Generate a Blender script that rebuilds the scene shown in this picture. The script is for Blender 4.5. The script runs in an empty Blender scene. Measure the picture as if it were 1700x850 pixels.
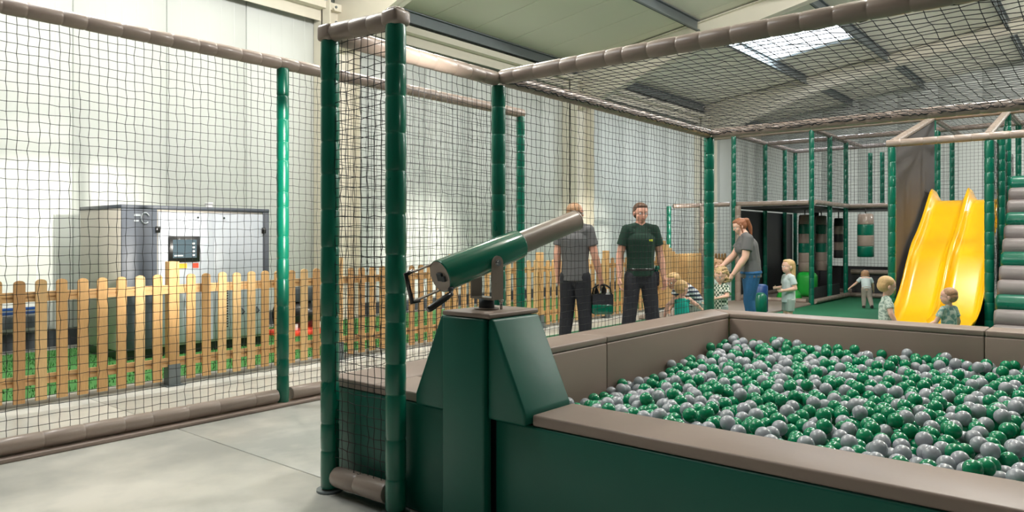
import bpy, bmesh, math, random
import numpy as np
from mathutils import Vector, Matrix
random.seed(7); rng = np.random.default_rng(7)
S = bpy.context.scene; COL = S.collection
PI = math.pi
FWD = Vector((.7711, .6368, 0)); RGT = Vector((.6368, -.7711, 0))

# ------------------------------------------------------------------ camera
cd = bpy.data.cameras.new('camera'); cam = bpy.data.objects.new('camera', cd); COL.objects.link(cam)
cam.location = (0, 0, 1.38); cam.rotation_euler = (PI/2, 0, math.radians(39.55-90))
cd.sensor_width = 36; cd.lens = 1223/1700*36; cd.shift_y = -30/1700; cd.clip_start = .05
S.camera = cam
# ------------------------------------------------------------------ world, view
w = bpy.data.worlds.new('world'); S.world = w; w.use_nodes = True
w.node_tree.nodes['Background'].inputs[0].default_value = (.75, .85, 1, 1)
w.node_tree.nodes['Background'].inputs[1].default_value = 1.0
S.view_settings.view_transform = 'Standard'; S.view_settings.look = 'None'
S.view_settings.exposure = 0.12; S.view_settings.gamma = 1
S.view_settings.use_curve_mapping = False
# ------------------------------------------------------------------ lights
def area(name, loc, target, sx, sy, power, col=(1, .97, .92), spread=180):
    l = bpy.data.lights.new(name, 'AREA'); l.shape = 'RECTANGLE'; l.size = sx; l.size_y = sy
    l.energy = power; l.color = col; l.spread = math.radians(spread)
    o = bpy.data.objects.new(name, l); COL.objects.link(o); o.location = loc
    o.rotation_euler = (Vector(target)-Vector(loc)).to_track_quat('-Z', 'Y').to_euler(); return o
def spot(name, loc, target, power, ang, col=(1, .95, .85), blend=1, rad=.15):
    l = bpy.data.lights.new(name, 'SPOT'); l.energy = power; l.color = col; l.spot_size = math.radians(ang)
    l.spot_blend = blend; l.shadow_soft_size = rad
    o = bpy.data.objects.new(name, l); COL.objects.link(o); o.location = loc
    o.rotation_euler = (Vector(target)-Vector(loc)).to_track_quat('-Z', 'Y').to_euler(); return o
LC = (1, .975, .94)
def pendant(loc, power, rad=.22):
    l = bpy.data.lights.new('hall_lamp', 'POINT'); l.energy = power; l.color = LC; l.shadow_soft_size = rad
    o = bpy.data.objects.new('hall_lamp', l); COL.objects.link(o); o.location = loc
for loc, pw in (((2.8, 6.6, 5.2), 380), ((6.6, 6.2, 5.5), 330), ((5.8, 1.0, 5.8), 330), ((9.2, .8, 5.9), 330), ((12.4, 1.8, 6.1), 330),
                ((14.5, -4.0, 6.2), 400), ((21.0, -3.5, 6.4), 900)):  # the last one is added to brighten the dark far play area
    pendant(loc, pw)
area('skylight_and_floor_fill', (1.2, 4.8, 6.0), (1.2, 5.0, 0), 2.4, 2.0, 90, (.92, .96, 1))  # added fill for the near floor; the roof has no skylight here
area('skylight_and_floor_fill', (18.3, 6.0, 6.1), (18.3, 6.0, 0), 2.4, 2.0, 260, (.85, .93, 1))
spot('wall_glow_spot', (3.0, -1.6, 2.5), (3.5, 10.5, 1.25), 8000, 17)  # unseen spots added to make the bright glow low on the wall
spot('wall_glow_spot', (9.5, .5, 2.6), (9.9, 10.5, 1.0), 4200, 17)
spot('wall_glow_spot', (10.4, .5, 2.6), (15.6, 10.5, 1.3), 4200, 15)

# ------------------------------------------------------------------ materials
def nn(nt, t, **kw):
    n = nt.nodes.new(t)
    for k, v in kw.items():
        if hasattr(n, k) and not k[0].isupper(): setattr(n, k, v)
        else: n.inputs[k.replace('_', ' ')].default_value = v
    return n
def srgb(r, g, b):
    f = lambda c: (c/255/12.92) if c/255 <= .04045 else ((c/255+.055)/1.055)**2.4
    return (f(r), f(g), f(b), 1)
def mat(name, col, rough=.5, metal=0, noise=0, nscale=5, bump=0, bscale=60, coat=0, sss=0, spec=.5, emit=None, estr=0, stretch=None):
    m = bpy.data.materials.new(name); m.use_nodes = True; nt = m.node_tree
    b = nt.nodes['Principled BSDF']
    b.inputs['Base Color'].default_value = col; b.inputs['Roughness'].default_value = rough
    b.inputs['Metallic'].default_value = metal; b.inputs['Specular IOR Level'].default_value = spec
    b.inputs['Coat Weight'].default_value = coat; b.inputs['Coat Roughness'].default_value = .12
    if sss: b.inputs['Subsurface Weight'].default_value = sss; b.inputs['Subsurface Radius'].default_value = (.02, .008, .004)
    if emit: b.inputs['Emission Color'].default_value = emit; b.inputs['Emission Strength'].default_value = estr
    tc = nn(nt, 'ShaderNodeTexCoord'); src = tc.outputs['Object']
    if stretch:
        mp = nn(nt, 'ShaderNodeMapping'); mp.inputs['Scale'].default_value = stretch
        nt.links.new(src, mp.inputs['Vector']); src = mp.outputs[0]
    if noise:
        n = nn(nt, 'ShaderNodeTexNoise'); n.inputs['Scale'].default_value = nscale; n.inputs['Detail'].default_value = 6
        nt.links.new(src, n.inputs['Vector'])
        mx = nn(nt, 'ShaderNodeMix', data_type='RGBA')
        mx.inputs[6].default_value = tuple(c*(1-noise) for c in col[:3])+(1,)
        mx.inputs[7].default_value = tuple(min(1, c*(1+noise)) for c in col[:3])+(1,)
        nt.links.new(n.outputs['Fac'], mx.inputs[0]); nt.links.new(mx.outputs[2], b.inputs['Base Color'])
        r = nn(nt, 'ShaderNodeMapRange'); r.inputs['To Min'].default_value = max(0, rough-.08); r.inputs['To Max'].default_value = rough+.08
        nt.links.new(n.outputs['Fac'], r.inputs[0]); nt.links.new(r.outputs[0], b.inputs['Roughness'])
    if bump:
        n2 = nn(nt, 'ShaderNodeTexNoise'); n2.inputs['Scale'].default_value = bscale; n2.inputs['Detail'].default_value = 3
        nt.links.new(src, n2.inputs['Vector'])
        bp = nn(nt, 'ShaderNodeBump'); bp.inputs['Strength'].default_value = bump; bp.inputs['Distance'].default_value = .01
        nt.links.new(n2.outputs['Fac'], bp.inputs['Height']); nt.links.new(bp.outputs[0], b.inputs['Normal'])
    return m
M = {}
M['green_vinyl'] = mat('green_vinyl', srgb(2, 104, 82), .3, noise=.06, nscale=4, bump=.12, bscale=14, coat=.25)
M['green_pad'] = mat('green_pad', srgb(2, 92, 76), .42, noise=.06, nscale=3, bump=.15, bscale=7)
M['taupe_vinyl'] = mat('taupe_vinyl', srgb(150, 134, 124), .36, noise=.05, nscale=4, bump=.15, bscale=14, coat=.2)
M['taupe_pad'] = mat('taupe_pad', srgb(142, 125, 115), .45, noise=.05, nscale=3, bump=.12, bscale=8)
M['grey_roll'] = mat('grey_roll', srgb(128, 120, 120), .42, noise=.05, bump=.1, bscale=8)
M['net_black'] = mat('net_black', srgb(26, 27, 30), .7)
M['net_dark'] = mat('net_dark', srgb(40, 42, 46), .7)
M['panel_wall'] = mat('panel_wall', srgb(210, 214, 210), .55, noise=.02, nscale=1.5)
M['panel_roof'] = mat('panel_roof', srgb(228, 225, 210), .6, noise=.02, nscale=1.5)
M['cream_steel'] = mat('cream_steel', srgb(218, 212, 196), .5, noise=.03)
M['galvanised'] = mat('galvanised', srgb(120, 128, 130), .45, metal=.6, noise=.1, nscale=12)
M['dark_base'] = mat('dark_base', srgb(60, 66, 70), .6)
M['wood'] = mat('wood', srgb(208, 164, 108), .6, noise=.2, nscale=7, bump=.3, bscale=12, stretch=(9, 9, 1))
M['wood_dark'] = mat('wood_dark', srgb(190, 146, 96), .6, noise=.2, nscale=7, bump=.3, bscale=12, stretch=(9, 9, 1))
M['wood_light'] = mat('wood_light', srgb(220, 182, 128), .6, noise=.18, nscale=7, bump=.3, bscale=12, stretch=(9, 9, 1))
M['wood_rail'] = mat('wood_rail', srgb(208, 168, 116), .6, noise=.2, nscale=7, bump=.3, bscale=12, stretch=(1, 9, 9))
M['anthracite'] = mat('anthracite', srgb(74, 80, 90), .45, noise=.05)
M['light_grey_metal'] = mat('light_grey_metal', srgb(178, 184, 192), .4, noise=.03, nscale=2)
M['mid_grey_metal'] = mat('mid_grey_metal', srgb(186, 180, 170), .5, noise=.05)
M['black_plastic'] = mat('black_plastic', srgb(22, 23, 25), .3, coat=.3)
M['black_panel'] = mat('black_panel', srgb(46, 46, 50), .5, noise=.1, nscale=2)
M['charcoal_panel'] = mat('charcoal_panel', srgb(72, 70, 72), .65, noise=.08, nscale=2)
M['screen'] = mat('screen', srgb(70, 84, 92), .2, emit=srgb(90, 110, 120), estr=.25)
M['amber'] = mat('amber', srgb(240, 160, 50), .4, emit=srgb(250, 160, 40), estr=.5)
M['red_button'] = mat('red_button', srgb(220, 70, 50), .4, emit=srgb(230, 70, 40), estr=.4)
M['white'] = mat('white', srgb(235, 235, 235), .5)
M['chrome'] = mat('chrome', srgb(200, 200, 200), .18, metal=1)
M['cannon_green'] = mat('cannon_green', srgb(8, 108, 84), .16, coat=.6, noise=.02)
M['cannon_taupe'] = mat('cannon_taupe', srgb(150, 136, 126), .3, coat=.4, noise=.03)
M['ball_green'] = mat('ball_green', srgb(6, 136, 92), .2, sss=.0, coat=.3)
M['ball_grey'] = mat('ball_grey', srgb(162, 166, 174), .26, coat=.3)
M['slide_yellow'] = mat('slide_yellow', srgb(252, 192, 4), .26, coat=.35)
M['bright_green'] = mat('bright_green', srgb(30, 170, 60), .4)
M['mat_green'] = mat('mat_green', srgb(18, 118, 78), .75, noise=.06, nscale=2)
M['mat_taupe'] = mat('mat_taupe', srgb(146, 134, 124), .6, noise=.05)
M['grass'] = mat('grass', srgb(66, 128, 60), .8, noise=.35, nscale=40)
M['skin'] = mat('skin', srgb(226, 172, 150), .5, sss=.12, noise=.04, nscale=9)
M['skin_pale'] = mat('skin_pale', srgb(238, 192, 172), .5, sss=.12, noise=.03, nscale=9)
M['hair_blond'] = mat('hair_blond', srgb(214, 178, 126), .5, noise=.25, nscale=30, bump=.5, bscale=60, stretch=(3, 3, .6))
M['hair_sandy'] = mat('hair_sandy', srgb(178, 138, 104), .5, noise=.25, nscale=30, bump=.5, bscale=60)
M['hair_auburn'] = mat('hair_auburn', srgb(150, 96, 66), .45, noise=.35, nscale=30, bump=.5, bscale=60, stretch=(3, 3, .6))
M['hair_brown'] = mat('hair_brown', srgb(96, 70, 54), .5, noise=.25, nscale=30, bump=.5, bscale=60)
M['hair_curly'] = mat('hair_curly', srgb(190, 160, 118), .6, noise=.4, nscale=40, bump=1, bscale=60)
M['tee_grey'] = mat('tee_grey', srgb(104, 104, 106), .85, noise=.08, nscale=20, bump=.5, bscale=14)
M['polo_green'] = mat('polo_green', srgb(24, 58, 46), .85, noise=.08, nscale=20, bump=.5, bscale=14)
M['trouser_black'] = mat('trouser_black', srgb(44, 46, 54), .85, noise=.12, nscale=10, bump=.6, bscale=14)
M['jeans'] = mat('jeans', srgb(38, 92, 138), .85, noise=.25, nscale=9, bump=.5, bscale=16)
M['turquoise'] = mat('turquoise', srgb(16, 178, 160), .8, noise=.05)
M['tee_pale'] = mat('tee_pale', srgb(206, 220, 222), .85, noise=.08, nscale=30)
M['shorts_grey'] = mat('shorts_grey', srgb(158, 172, 168), .85, noise=.06, nscale=30)
M['trouser_beige'] = mat('trouser_beige', srgb(176, 164, 156), .85, noise=.06)
M['shoe'] = mat('shoe', srgb(40, 38, 38), .6)
M['sock'] = mat('sock', srgb(220, 220, 215), .8)
M['eye'] = mat('eye', srgb(40, 34, 32), .2)
M['lip'] = mat('lip', srgb(190, 110, 100), .5)
M['logo_yellow'] = mat('logo_yellow', srgb(200, 210, 60), .6)
M['roof_glass'] = mat('roof_glass', srgb(235, 242, 255), .4, emit=(.86, .93, 1, 1), estr=3.0)
M['blue_vinyl'] = mat('blue_vinyl', srgb(30, 70, 130), .4)

def two_tone(name, a, b, kind, scale):
    m = mat(name, a, .85); nt = m.node_tree; bs = nt.nodes['Principled BSDF']
    tc = nn(nt, 'ShaderNodeTexCoord')
    if kind == 'blotch':
        n = nn(nt, 'ShaderNodeTexNoise'); n.inputs['Scale'].default_value = scale; n.inputs['Detail'].default_value = 4
        nt.links.new(tc.outputs['Object'], n.inputs['Vector']); fac = n.outputs['Fac']
    elif kind == 'stripe':
        n = nn(nt, 'ShaderNodeTexWave', wave_type='BANDS', bands_direction='Z'); n.inputs['Scale'].default_value = scale
        nt.links.new(tc.outputs['Object'], n.inputs['Vector']); fac = n.outputs['Fac']
    else:
        n = nn(nt, 'ShaderNodeTexChecker'); n.inputs['Scale'].default_value = scale
        nt.links.new(tc.outputs['Object'], n.inputs['Vector']); fac = n.outputs['Fac']
    r = nn(nt, 'ShaderNodeValToRGB'); r.color_ramp.elements[0].color = a; r.color_ramp.elements[1].color = b
    r.color_ramp.elements[0].position = .47; r.color_ramp.elements[1].position = .53
    nt.links.new(fac, r.inputs[0]); nt.links.new(r.outputs[0], bs.inputs['Base Color']); return m
M['plaid'] = two_tone('plaid', srgb(60, 92, 74), srgb(222, 226, 214), 'check', 34)
M['camo'] = two_tone('camo', srgb(212, 224, 214), srgb(150, 172, 162), 'blotch', 34)
M['camo_teal'] = two_tone('camo_teal', srgb(206, 218, 208), srgb(128, 168, 162), 'blotch', 30)
M['navy_stripe'] = two_tone('navy_stripe', srgb(52, 62, 88), srgb(222, 226, 232), 'stripe', 6)

def concrete():
    m = mat('concrete', srgb(180, 180, 172), .32); nt = m.node_tree; b = nt.nodes['Principled BSDF']
    tc = nn(nt, 'ShaderNodeTexCoord')
    a = nn(nt, 'ShaderNodeTexNoise'); a.inputs['Scale'].default_value = .8; a.inputs['Detail'].default_value = 8; a.inputs['Distortion'].default_value = .6
    c = nn(nt, 'ShaderNodeTexNoise'); c.inputs['Scale'].default_value = 5; c.inputs['Detail'].default_value = 8
    nt.links.new(tc.outputs['Object'], a.inputs['Vector']); nt.links.new(tc.outputs['Object'], c.inputs['Vector'])
    mx = nn(nt, 'ShaderNodeMix', data_type='FLOAT'); mx.inputs[0].default_value = .35
    nt.links.new(a.outputs['Fac'], mx.inputs[2]); nt.links.new(c.outputs['Fac'], mx.inputs[3])
    r = nn(nt, 'ShaderNodeValToRGB'); r.color_ramp.elements[0].color = srgb(172, 174, 169); r.color_ramp.elements[1].color = srgb(210, 208, 200)
    r.color_ramp.elements[0].position = .38; r.color_ramp.elements[1].position = .62
    nt.links.new(mx.outputs[0], r.inputs[0]); nt.links.new(r.outputs[0], b.inputs['Base Color'])
    q = nn(nt, 'ShaderNodeMapRange'); q.inputs['To Min'].default_value = .24; q.inputs['To Max'].default_value = .42
    nt.links.new(a.outputs['Fac'], q.inputs[0]); nt.links.new(q.outputs[0], b.inputs['Roughness']); return m
M['concrete'] = concrete()

# ------------------------------------------------------------------ mesh helpers
class MB:
    def __init__(s): s.v = []; s.f = []; s.m = []; s.sm = []
    def add(s, vs, fs, mi=0, smooth=False):
        o = len(s.v); s.v += [tuple(p) for p in vs]
        s.f += [tuple(i+o for i in f) for f in fs]; s.m += [mi]*len(fs); s.sm += [smooth]*len(fs); return s
    def box(s, x0, x1, y0, y1, z0, z1, mi=0):
        vs = [(x, y, z) for z in (z0, z1) for y in (y0, y1) for x in (x0, x1)]
        return s.add(vs, [(0, 2, 3, 1), (4, 5, 7, 6), (0, 1, 5, 4), (2, 6, 7, 3), (0, 4, 6, 2), (1, 3, 7, 5)], mi)
    def rbox(s, x0, x1, y0, y1, z0, z1, r=.01, seg=2, mi=0):
        bm = bmesh.new(); bmesh.ops.create_cube(bm, size=1)
        for v in bm.verts: v.co = ((x0+x1)/2+v.co.x*(x1-x0), (y0+y1)/2+v.co.y*(y1-y0), (z0+z1)/2+v.co.z*(z1-z0))
        bmesh.ops.bevel(bm, geom=list(bm.edges), offset=r, segments=seg, profile=.5, affect='EDGES')
        return s.bm(bm, mi, True)
    def bm(s, bm, mi=0, smooth=True):
        bm.verts.index_update()
        s.add([v.co[:] for v in bm.verts], [[v.index for v in f.verts] for f in bm.faces], mi, smooth); bm.free(); return s
    def poly(s, pts, vec, r=0, mi=0):
        """extrude polygon pts along vec, optional bevel"""
        bm = bmesh.new(); vs = [bm.verts.new(p) for p in pts]; f = bm.faces.new(vs)
        e = bmesh.ops.extrude_face_region(bm, geom=[f]); bmesh.ops.translate(bm, vec=vec, verts=[g for g in e['geom'] if isinstance(g, bmesh.types.BMVert)])
        bmesh.ops.recalc_face_normals(bm, faces=bm.faces)
        if r: bmesh.ops.bevel(bm, geom=list(bm.edges), offset=r, segments=3, profile=.5, affect='EDGES')
        return s.bm(bm, mi, bool(r))
    def tube(s, pts, rad, n=12, mi=0, cap=True, smooth=True):
        pts = [Vector(p) for p in pts]; rad = rad if isinstance(rad, (list, tuple)) else [rad]*len(pts)
        t = (pts[1]-pts[0]).normalized(); a = t.orthogonal().normalized(); vs = []; fs = []
        for i, p in enumerate(pts):
            if i == 0: tt = pts[1]-pts[0]
            elif i == len(pts)-1: tt = pts[-1]-pts[-2]
            else: tt = (pts[i+1]-p).normalized()+(p-pts[i-1]).normalized()
            tt.normalize(); a = (a-tt*a.dot(tt)).normalized(); b = tt.cross(a)
            for k in range(n):
                c = 2*PI*k/n; vs.append(p+(a*math.cos(c)+b*math.sin(c))*rad[i])
        for i in range(len(pts)-1):
            for k in range(n):
                k2 = (k+1) % n; fs.append((i*n+k, i*n+k2, (i+1)*n+k2, (i+1)*n+k))
        s.add(vs, fs, mi, smooth)
        if cap:
            s.f.append(tuple(len(s.v)-len(vs)+k for k in reversed(range(n)))); s.f.append(tuple(len(s.v)-n+k for k in range(n)))
            s.m += [mi, mi]; s.sm += [False, False]
        return s
    def padded(s, a, b, r=.05, seam=.185, n=16, mi=0, jit=.2, taper=True):
        """foam sleeve sewn in sections: pinched seams"""
        a = Vector(a); b = Vector(b); L = (b-a).length; d = (b-a)/L
        k = max(1, round(L/seam)); cuts = [0]
        for i in range(1, k): cuts.append(L*i/k+random.uniform(-jit, jit)*seam)
        cuts.append(L); P = []; R = []
        for i in range(k):
            u0, u1 = cuts[i], cuts[i+1]
            for u, q in ((u0, .92), (u0+.004, .95), (u0+.013, .995), ((u0+u1)/2, 1.015), (u1-.013, .995), (u1-.004, .95)):
                P.append(a+d*u); R.append(r*q)
        P.append(b); R.append(r*.92)
        P2 = [P[0]]; R2 = [R[0]]
        for p, q in zip(P[1:], R[1:]):
            if (p-P2[-1]).length > 1e-4: P2.append(p); R2.append(q)
        return s.tube(P2, R2, n, mi)
    def sphere(s, c, r, seg=12, ring=8, mi=0, rot=None):
        r = r if isinstance(r, (list, tuple)) else (r, r, r); vs = [(0, 0, 1)]; fs = []
        for i in range(1, ring):
            th = PI*i/ring
            for k in range(seg): ph = 2*PI*k/seg; vs.append((math.sin(th)*math.cos(ph), math.sin(th)*math.sin(ph), math.cos(th)))
        vs.append((0, 0, -1)); last = len(vs)-1
        for k in range(seg):
            k2 = (k+1) % seg; fs.append((0, 1+k, 1+k2)); fs.append((last, 1+(ring-2)*seg+k2, 1+(ring-2)*seg+k))
            for i in range(ring-2): fs.append((1+i*seg+k, 1+(i+1)*seg+k, 1+(i+1)*seg+k2, 1+i*seg+k2))
        out = []
        for v in vs:
            p = Vector((v[0]*r[0], v[1]*r[1], v[2]*r[2]))
            if rot: p = rot @ p
            out.append(p+Vector(c))
        return s.add(out, fs, mi, True)
    def mesh(s, name, mats):
        me = bpy.data.meshes.new(name); me.from_pydata(s.v, [], s.f)
        for m in (mats if isinstance(mats, (list, tuple)) else [mats]): me.materials.append(M[m] if isinstance(m, str) else m)
        me.polygons.foreach_set('material_index', s.m); me.polygons.foreach_set('use_smooth', s.sm); me.update(); return me
    def build(s, name, mats, parent=None, **kw):
        o = bpy.data.objects.new(name, s.mesh(name, mats)); COL.objects.link(o)
        if parent is not None:
            o.parent = parent; o.matrix_parent_inverse = Matrix.Identity(4)
            if 'world' in kw and kw['world']:
                o.matrix_parent_inverse = parent_world(parent).inverted()
        return o
def parent_world(p):
    m = Matrix.LocRotScale(p.location, p.rotation_euler, p.scale)
    return parent_world(p.parent) @ p.matrix_parent_inverse @ m if p.parent else m
def tag(o, label=None, cat=None, group=None, kind=None):
    if label: o['label'] = label
    if cat: o['category'] = cat
    if group: o['group'] = group
    if kind: o['kind'] = kind
    return o
def empty(name, loc, rz=0, label=None, cat=None, group=None, kind=None):
    o = bpy.data.objects.new(name, None); COL.objects.link(o); o.location = loc; o.rotation_euler = (0, 0, rz); o.empty_display_size = .1
    return tag(o, label, cat, group, kind)
def wpart(mb, name, mats, parent):
    """part built in world coordinates under a thing"""
    return mb.build(name, mats, parent, world=True)
def setting(mb, name, mats): return tag(mb.build(name, mats), kind='structure')
def dup(o, parent=None, loc=None, name=None):
    c = o.copy(); COL.objects.link(c)
    if parent: c.parent = parent
    if loc is not None: c.location = loc
    return c

def net_mesh(mb, P, U, V, cell, r=.0022, knots=True, jit=.09, sag=0, skew=None, hexa=0):
    """P origin, U and V edge vectors; knotted square netting"""
    P, U, V = np.array(P, float), np.array(U, float), np.array(V, float)
    Lu, Lv = np.linalg.norm(U), np.linalg.norm(V); nu, nv = max(1, round(Lu/cell)), max(1, round(Lv/cell))
    uh, vh = U/Lu, V/Lv; N = np.cross(uh, vh)
    i, j = np.meshgrid(np.arange(nu+1), np.arange(nv+1), indexing='ij')
    ru = rng.normal(0, jit*cell*.45, i.shape); rv = rng.normal(0, jit*cell*.45, i.shape); rn = rng.normal(0, .003, i.shape)
    lowf = .15*cell*np.sin(i*.31+j*.17+rng.uniform(0, 6)); 
    s, t = i/nu, j/nv
    if hexa: ru = ru+hexa*cell*((j % 2)-.5)*.5*((-1.0)**i)
    pts = P+s[..., None]*U+t[..., None]*V+(ru[..., None])*uh+((rv+lowf*.4*np.minimum(1, 4*t*(1-t)*2))[..., None])*vh+rn[..., None]*N
    if sag: pts[..., 2] -= sag*4*s*(1-s)*4*t*(1-t)
    A = np.concatenate([pts[:-1].reshape(-1, 3), pts[:, :-1].reshape(-1, 3)]); B = np.concatenate([pts[1:].reshape(-1, 3), pts[:, 1:].reshape(-1, 3)])
    d = B-A; d /= np.linalg.norm(d, axis=1)[:, None]; n1 = np.cross(d, N); n1 /= np.linalg.norm(n1, axis=1)[:, None]; n2 = np.cross(d, n1)
    rr = r
    ring = [n1*math.cos(a)*rr+n2*math.sin(a)*rr for a in (0, 2*PI/3, 4*PI/3)]
    vs = np.stack([A+ring[0], A+ring[1], A+ring[2], B+ring[0], B+ring[1], B+ring[2]], 1).reshape(-1, 3)
    base = (np.arange(len(A))*6)[:, None, None]; q = np.array([[0, 1, 4, 3], [1, 2, 5, 4], [2, 0, 3, 5]])[None]
    fs = (base+q).reshape(-1, 4)
    mb.add(vs.tolist(), fs.tolist(), 0, True)
    if knots:
        k = r*1.9; K = pts.reshape(-1, 3); off = np.array([[k, 0, 0], [-k, 0, 0], [0, k, 0], [0, -k, 0], [0, 0, k], [0, 0, -k]])
        vs = (K[:, None]+off[None]).reshape(-1, 3); q = np.array([[0, 2, 4], [2, 1, 4], [1, 3, 4], [3, 0, 4], [2, 0, 5], [1, 2, 5], [3, 1, 5], [0, 3, 5]])
        fs = ((np.arange(len(K))*6)[:, None, None]+q[None]).reshape(-1, 3); mb.add(vs.tolist(), fs.tolist(), 0, True)
    return mb

# ================================================================== SETTING
X0, X1, Y0, Y1 = -5.0, 27.0, -9.0, 10.5
fl = setting(MB().box(X0, X1, Y0, Y1, -.12, -.012), 'floor', 'dark_base')
xs = [X0, 2.57, 7.57, 12.57, 17.57, 22.57, X1]; ys = [Y0, -2, 2.3, 6.62, Y1]
for a in range(len(xs)-1):
    for b in range(len(ys)-1):
        MB().rbox(xs[a]+.004, xs[a+1]-.004, ys[b]+.004, ys[b+1]-.004, -.1, 0, .003, 1).build('slab', 'concrete', fl)
# left wall with tall sandwich panels
wl = setting(MB().box(X0, X1, Y1, Y1+.15, 0, 5.75), 'wall_left', 'panel_wall')
x = X0; pan = [-5, -3.7, -2.45, -1.2, .05, 1.3, 2.5, 3.74, 4.96, 6.2, 7.47, 8.75, 10.05, 11.35, 12.6, 13.8, 15.0, 16.25, 17.5, 18.75, 20, 21.25, 22.5, 23.75, 25, 26.2, 27]
for a, b in zip(pan, pan[1:]):
    p = MB().rbox(a+.006, b-.006, Y1-.03, Y1+.02, .22, 5.7, .006, 1)
    for k in range(1, 6):
        xx = a+(b-a)*k/6; p.box(xx-.006, xx+.006, Y1-.0312, Y1-.029, .22, 5.7)
    p.build('panel', 'panel_wall', wl)
wb = setting(MB().box(X1, X1+.15, Y0, Y1, 0, 8.6), 'wall_back', 'panel_wall')
y = Y1
while y > Y0:
    MB().rbox(X1-.03, X1+.02, max(Y0, y-1.2)+.006, y-.006, 0, 5.7+.145*(Y1-y), .006, 1).build('panel', 'panel_wall', wb); y -= 1.2
setting(MB().box(X0, X1, Y0-.15, Y0, 0, 8.6), 'wall_right', 'dark_base')
setting(MB().box(X0-.15, X0, Y0, Y1, 0, 8.6), 'wall_front', 'dark_base')
setting(MB().box(X0, X1, Y1-.05, Y1-.028, .0, .2), 'baseboard_left', 'dark_base')
# sloping roof of panels: z = 5.6 + .145*(10.5-y)
rz = lambda y: 5.6+.145*(10.5-y)
SKX0, SKX1, SKY0, SKY1 = 16.95, 19.65, 4.98, 7.1
ce = empty('ceiling', (0, 0, 0), kind='structure')
def roof_piece(x0, x1, y0, y1, name='panel', m='panel_roof', lift=0.):
    a = MB(); t = .1
    vs = [(x, y, rz(y)+dz+lift) for dz in (0, t) for y in (y0, y1) for x in (x0, x1)]
    a.add(vs, [(0, 2, 3, 1), (4, 5, 7, 6), (0, 1, 5, 4), (2, 6, 7, 3), (0, 4, 6, 2), (1, 3, 7, 5)])
    return a
x = X0
while x < X1:
    x2 = min(X1, x+1.15); g = .007
    if x2 > SKX0 and x < SKX1:
        for (ya, yb) in ((Y0, SKY0), (SKY1, Y1)): roof_piece(x+g, x2-g, ya, yb).build('panel', 'panel_roof', ce)
        if x < SKX0: roof_piece(x+g, SKX0, SKY0, SKY1).build('panel', 'panel_roof', ce)
        if x2 > SKX1: roof_piece(SKX1, x2-g, SKY0, SKY1).build('panel', 'panel_roof', ce)
    else: roof_piece(x+g, x2-g, Y0, Y1).build('panel', 'panel_roof', ce)
    x = x2
setting(roof_piece(X0, SKX0, Y0, Y1, lift=.11), 'ceiling_backing', 'panel_roof').name = 'trim_1'
setting(roof_piece(SKX1, X1, Y0, Y1, lift=.11), 'trim_2', 'panel_roof')
setting(roof_piece(SKX0, SKX1, Y0, SKY0, lift=.11), 'trim_3', 'panel_roof')
setting(roof_piece(SKX0, SKX1, SKY1, Y1, lift=.11), 'trim_4', 'panel_roof')
sk = empty('window_1', (SKX0, SKY0, rz(SKY0)), kind='structure')
wpart(roof_piece(SKX0, SKX1, SKY0, SKY1, lift=.09), 'pane', 'roof_glass', sk)
fr = MB()
for (a, b) in (((SKX0, SKY0), (SKX1, SKY0)), ((SKX0, SKY1), (SKX1, SKY1)), ((SKX0, SKY0), (SKX0, SKY1)), ((SKX1, SKY0), (SKX1, SKY1))):
    fr.tube([(a[0], a[1], rz(a[1])+.03), (b[0], b[1], rz(b[1])+.03)], .03, 4, smooth=False)
wpart(fr, 'window_frame', 'galvanised', sk)
wpart(MB().tube([(SKX0, SKY1, rz(SKY1)-.1), (SKX1+.4, SKY0-.1, rz(SKY0)-.12)], .012, 6), 'brace_rod', 'galvanised', sk)
# steel columns + rafters (portal frames) and purlins
n = 5
for fx in (0.6, 7.75, 15.0, 22.2):
    t = empty('trim_%d' % n, (fx, 10.3, 0), kind='structure'); n += 1
    c = MB().box(fx-.32 if fx < 14 else fx-.42, fx-.30 if fx < 14 else fx-.40, 10.02, 10.46, 0, 5.3)
    c.box(fx+.30, fx+.32, 10.02, 10.46, 0, 5.3).box(fx-.32 if fx < 14 else fx-.42, fx+.32, 10.22, 10.25, 0, 5.3)
    wpart(c, 'column', 'cream_steel', t)
    r_ = MB()
    def beam(prof_lo, prof_hi, x0, x1):
        pts = [(x0, y, z) for y, z in prof_lo]+[(x0, y, z) for y, z in reversed(prof_hi)]
        r_.poly(pts, (x1-x0, 0, 0))
    ylist = [10.3, 8.6, 6.8, 4.5, 1, -4, Y0+.1]; dep = [1.15, .82, .5, .36, .33, .33, .33]
    lo = [(y, rz(y)-d) for y, d in zip(ylist, dep)]; hi = [(y, rz(y)-.03) for y in ylist]
    beam(lo, hi, fx-.012, fx+.012)
    beam(lo, [(y, z+.02) for y, z in lo], fx-.11, fx+.11)
    beam([(y, z-.02) for y, z in hi], hi, fx-.11, fx+.11)
    wpart(r_, 'rafter', 'cream_steel', t)
    b_ = MB()
    for z in (4.65, 4.95, 5.2):
        for dx in (-.2, .2): b_.tube([(fx+dx, 10.0, z), (fx+dx, 10.02, z)], .022, 6)
    wpart(b_, 'bolt', 'galvanised', t)["kind"] = 'stuff'
fxs = [X0, .6, 7.75, 15.0, 22.2, X1]
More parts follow.
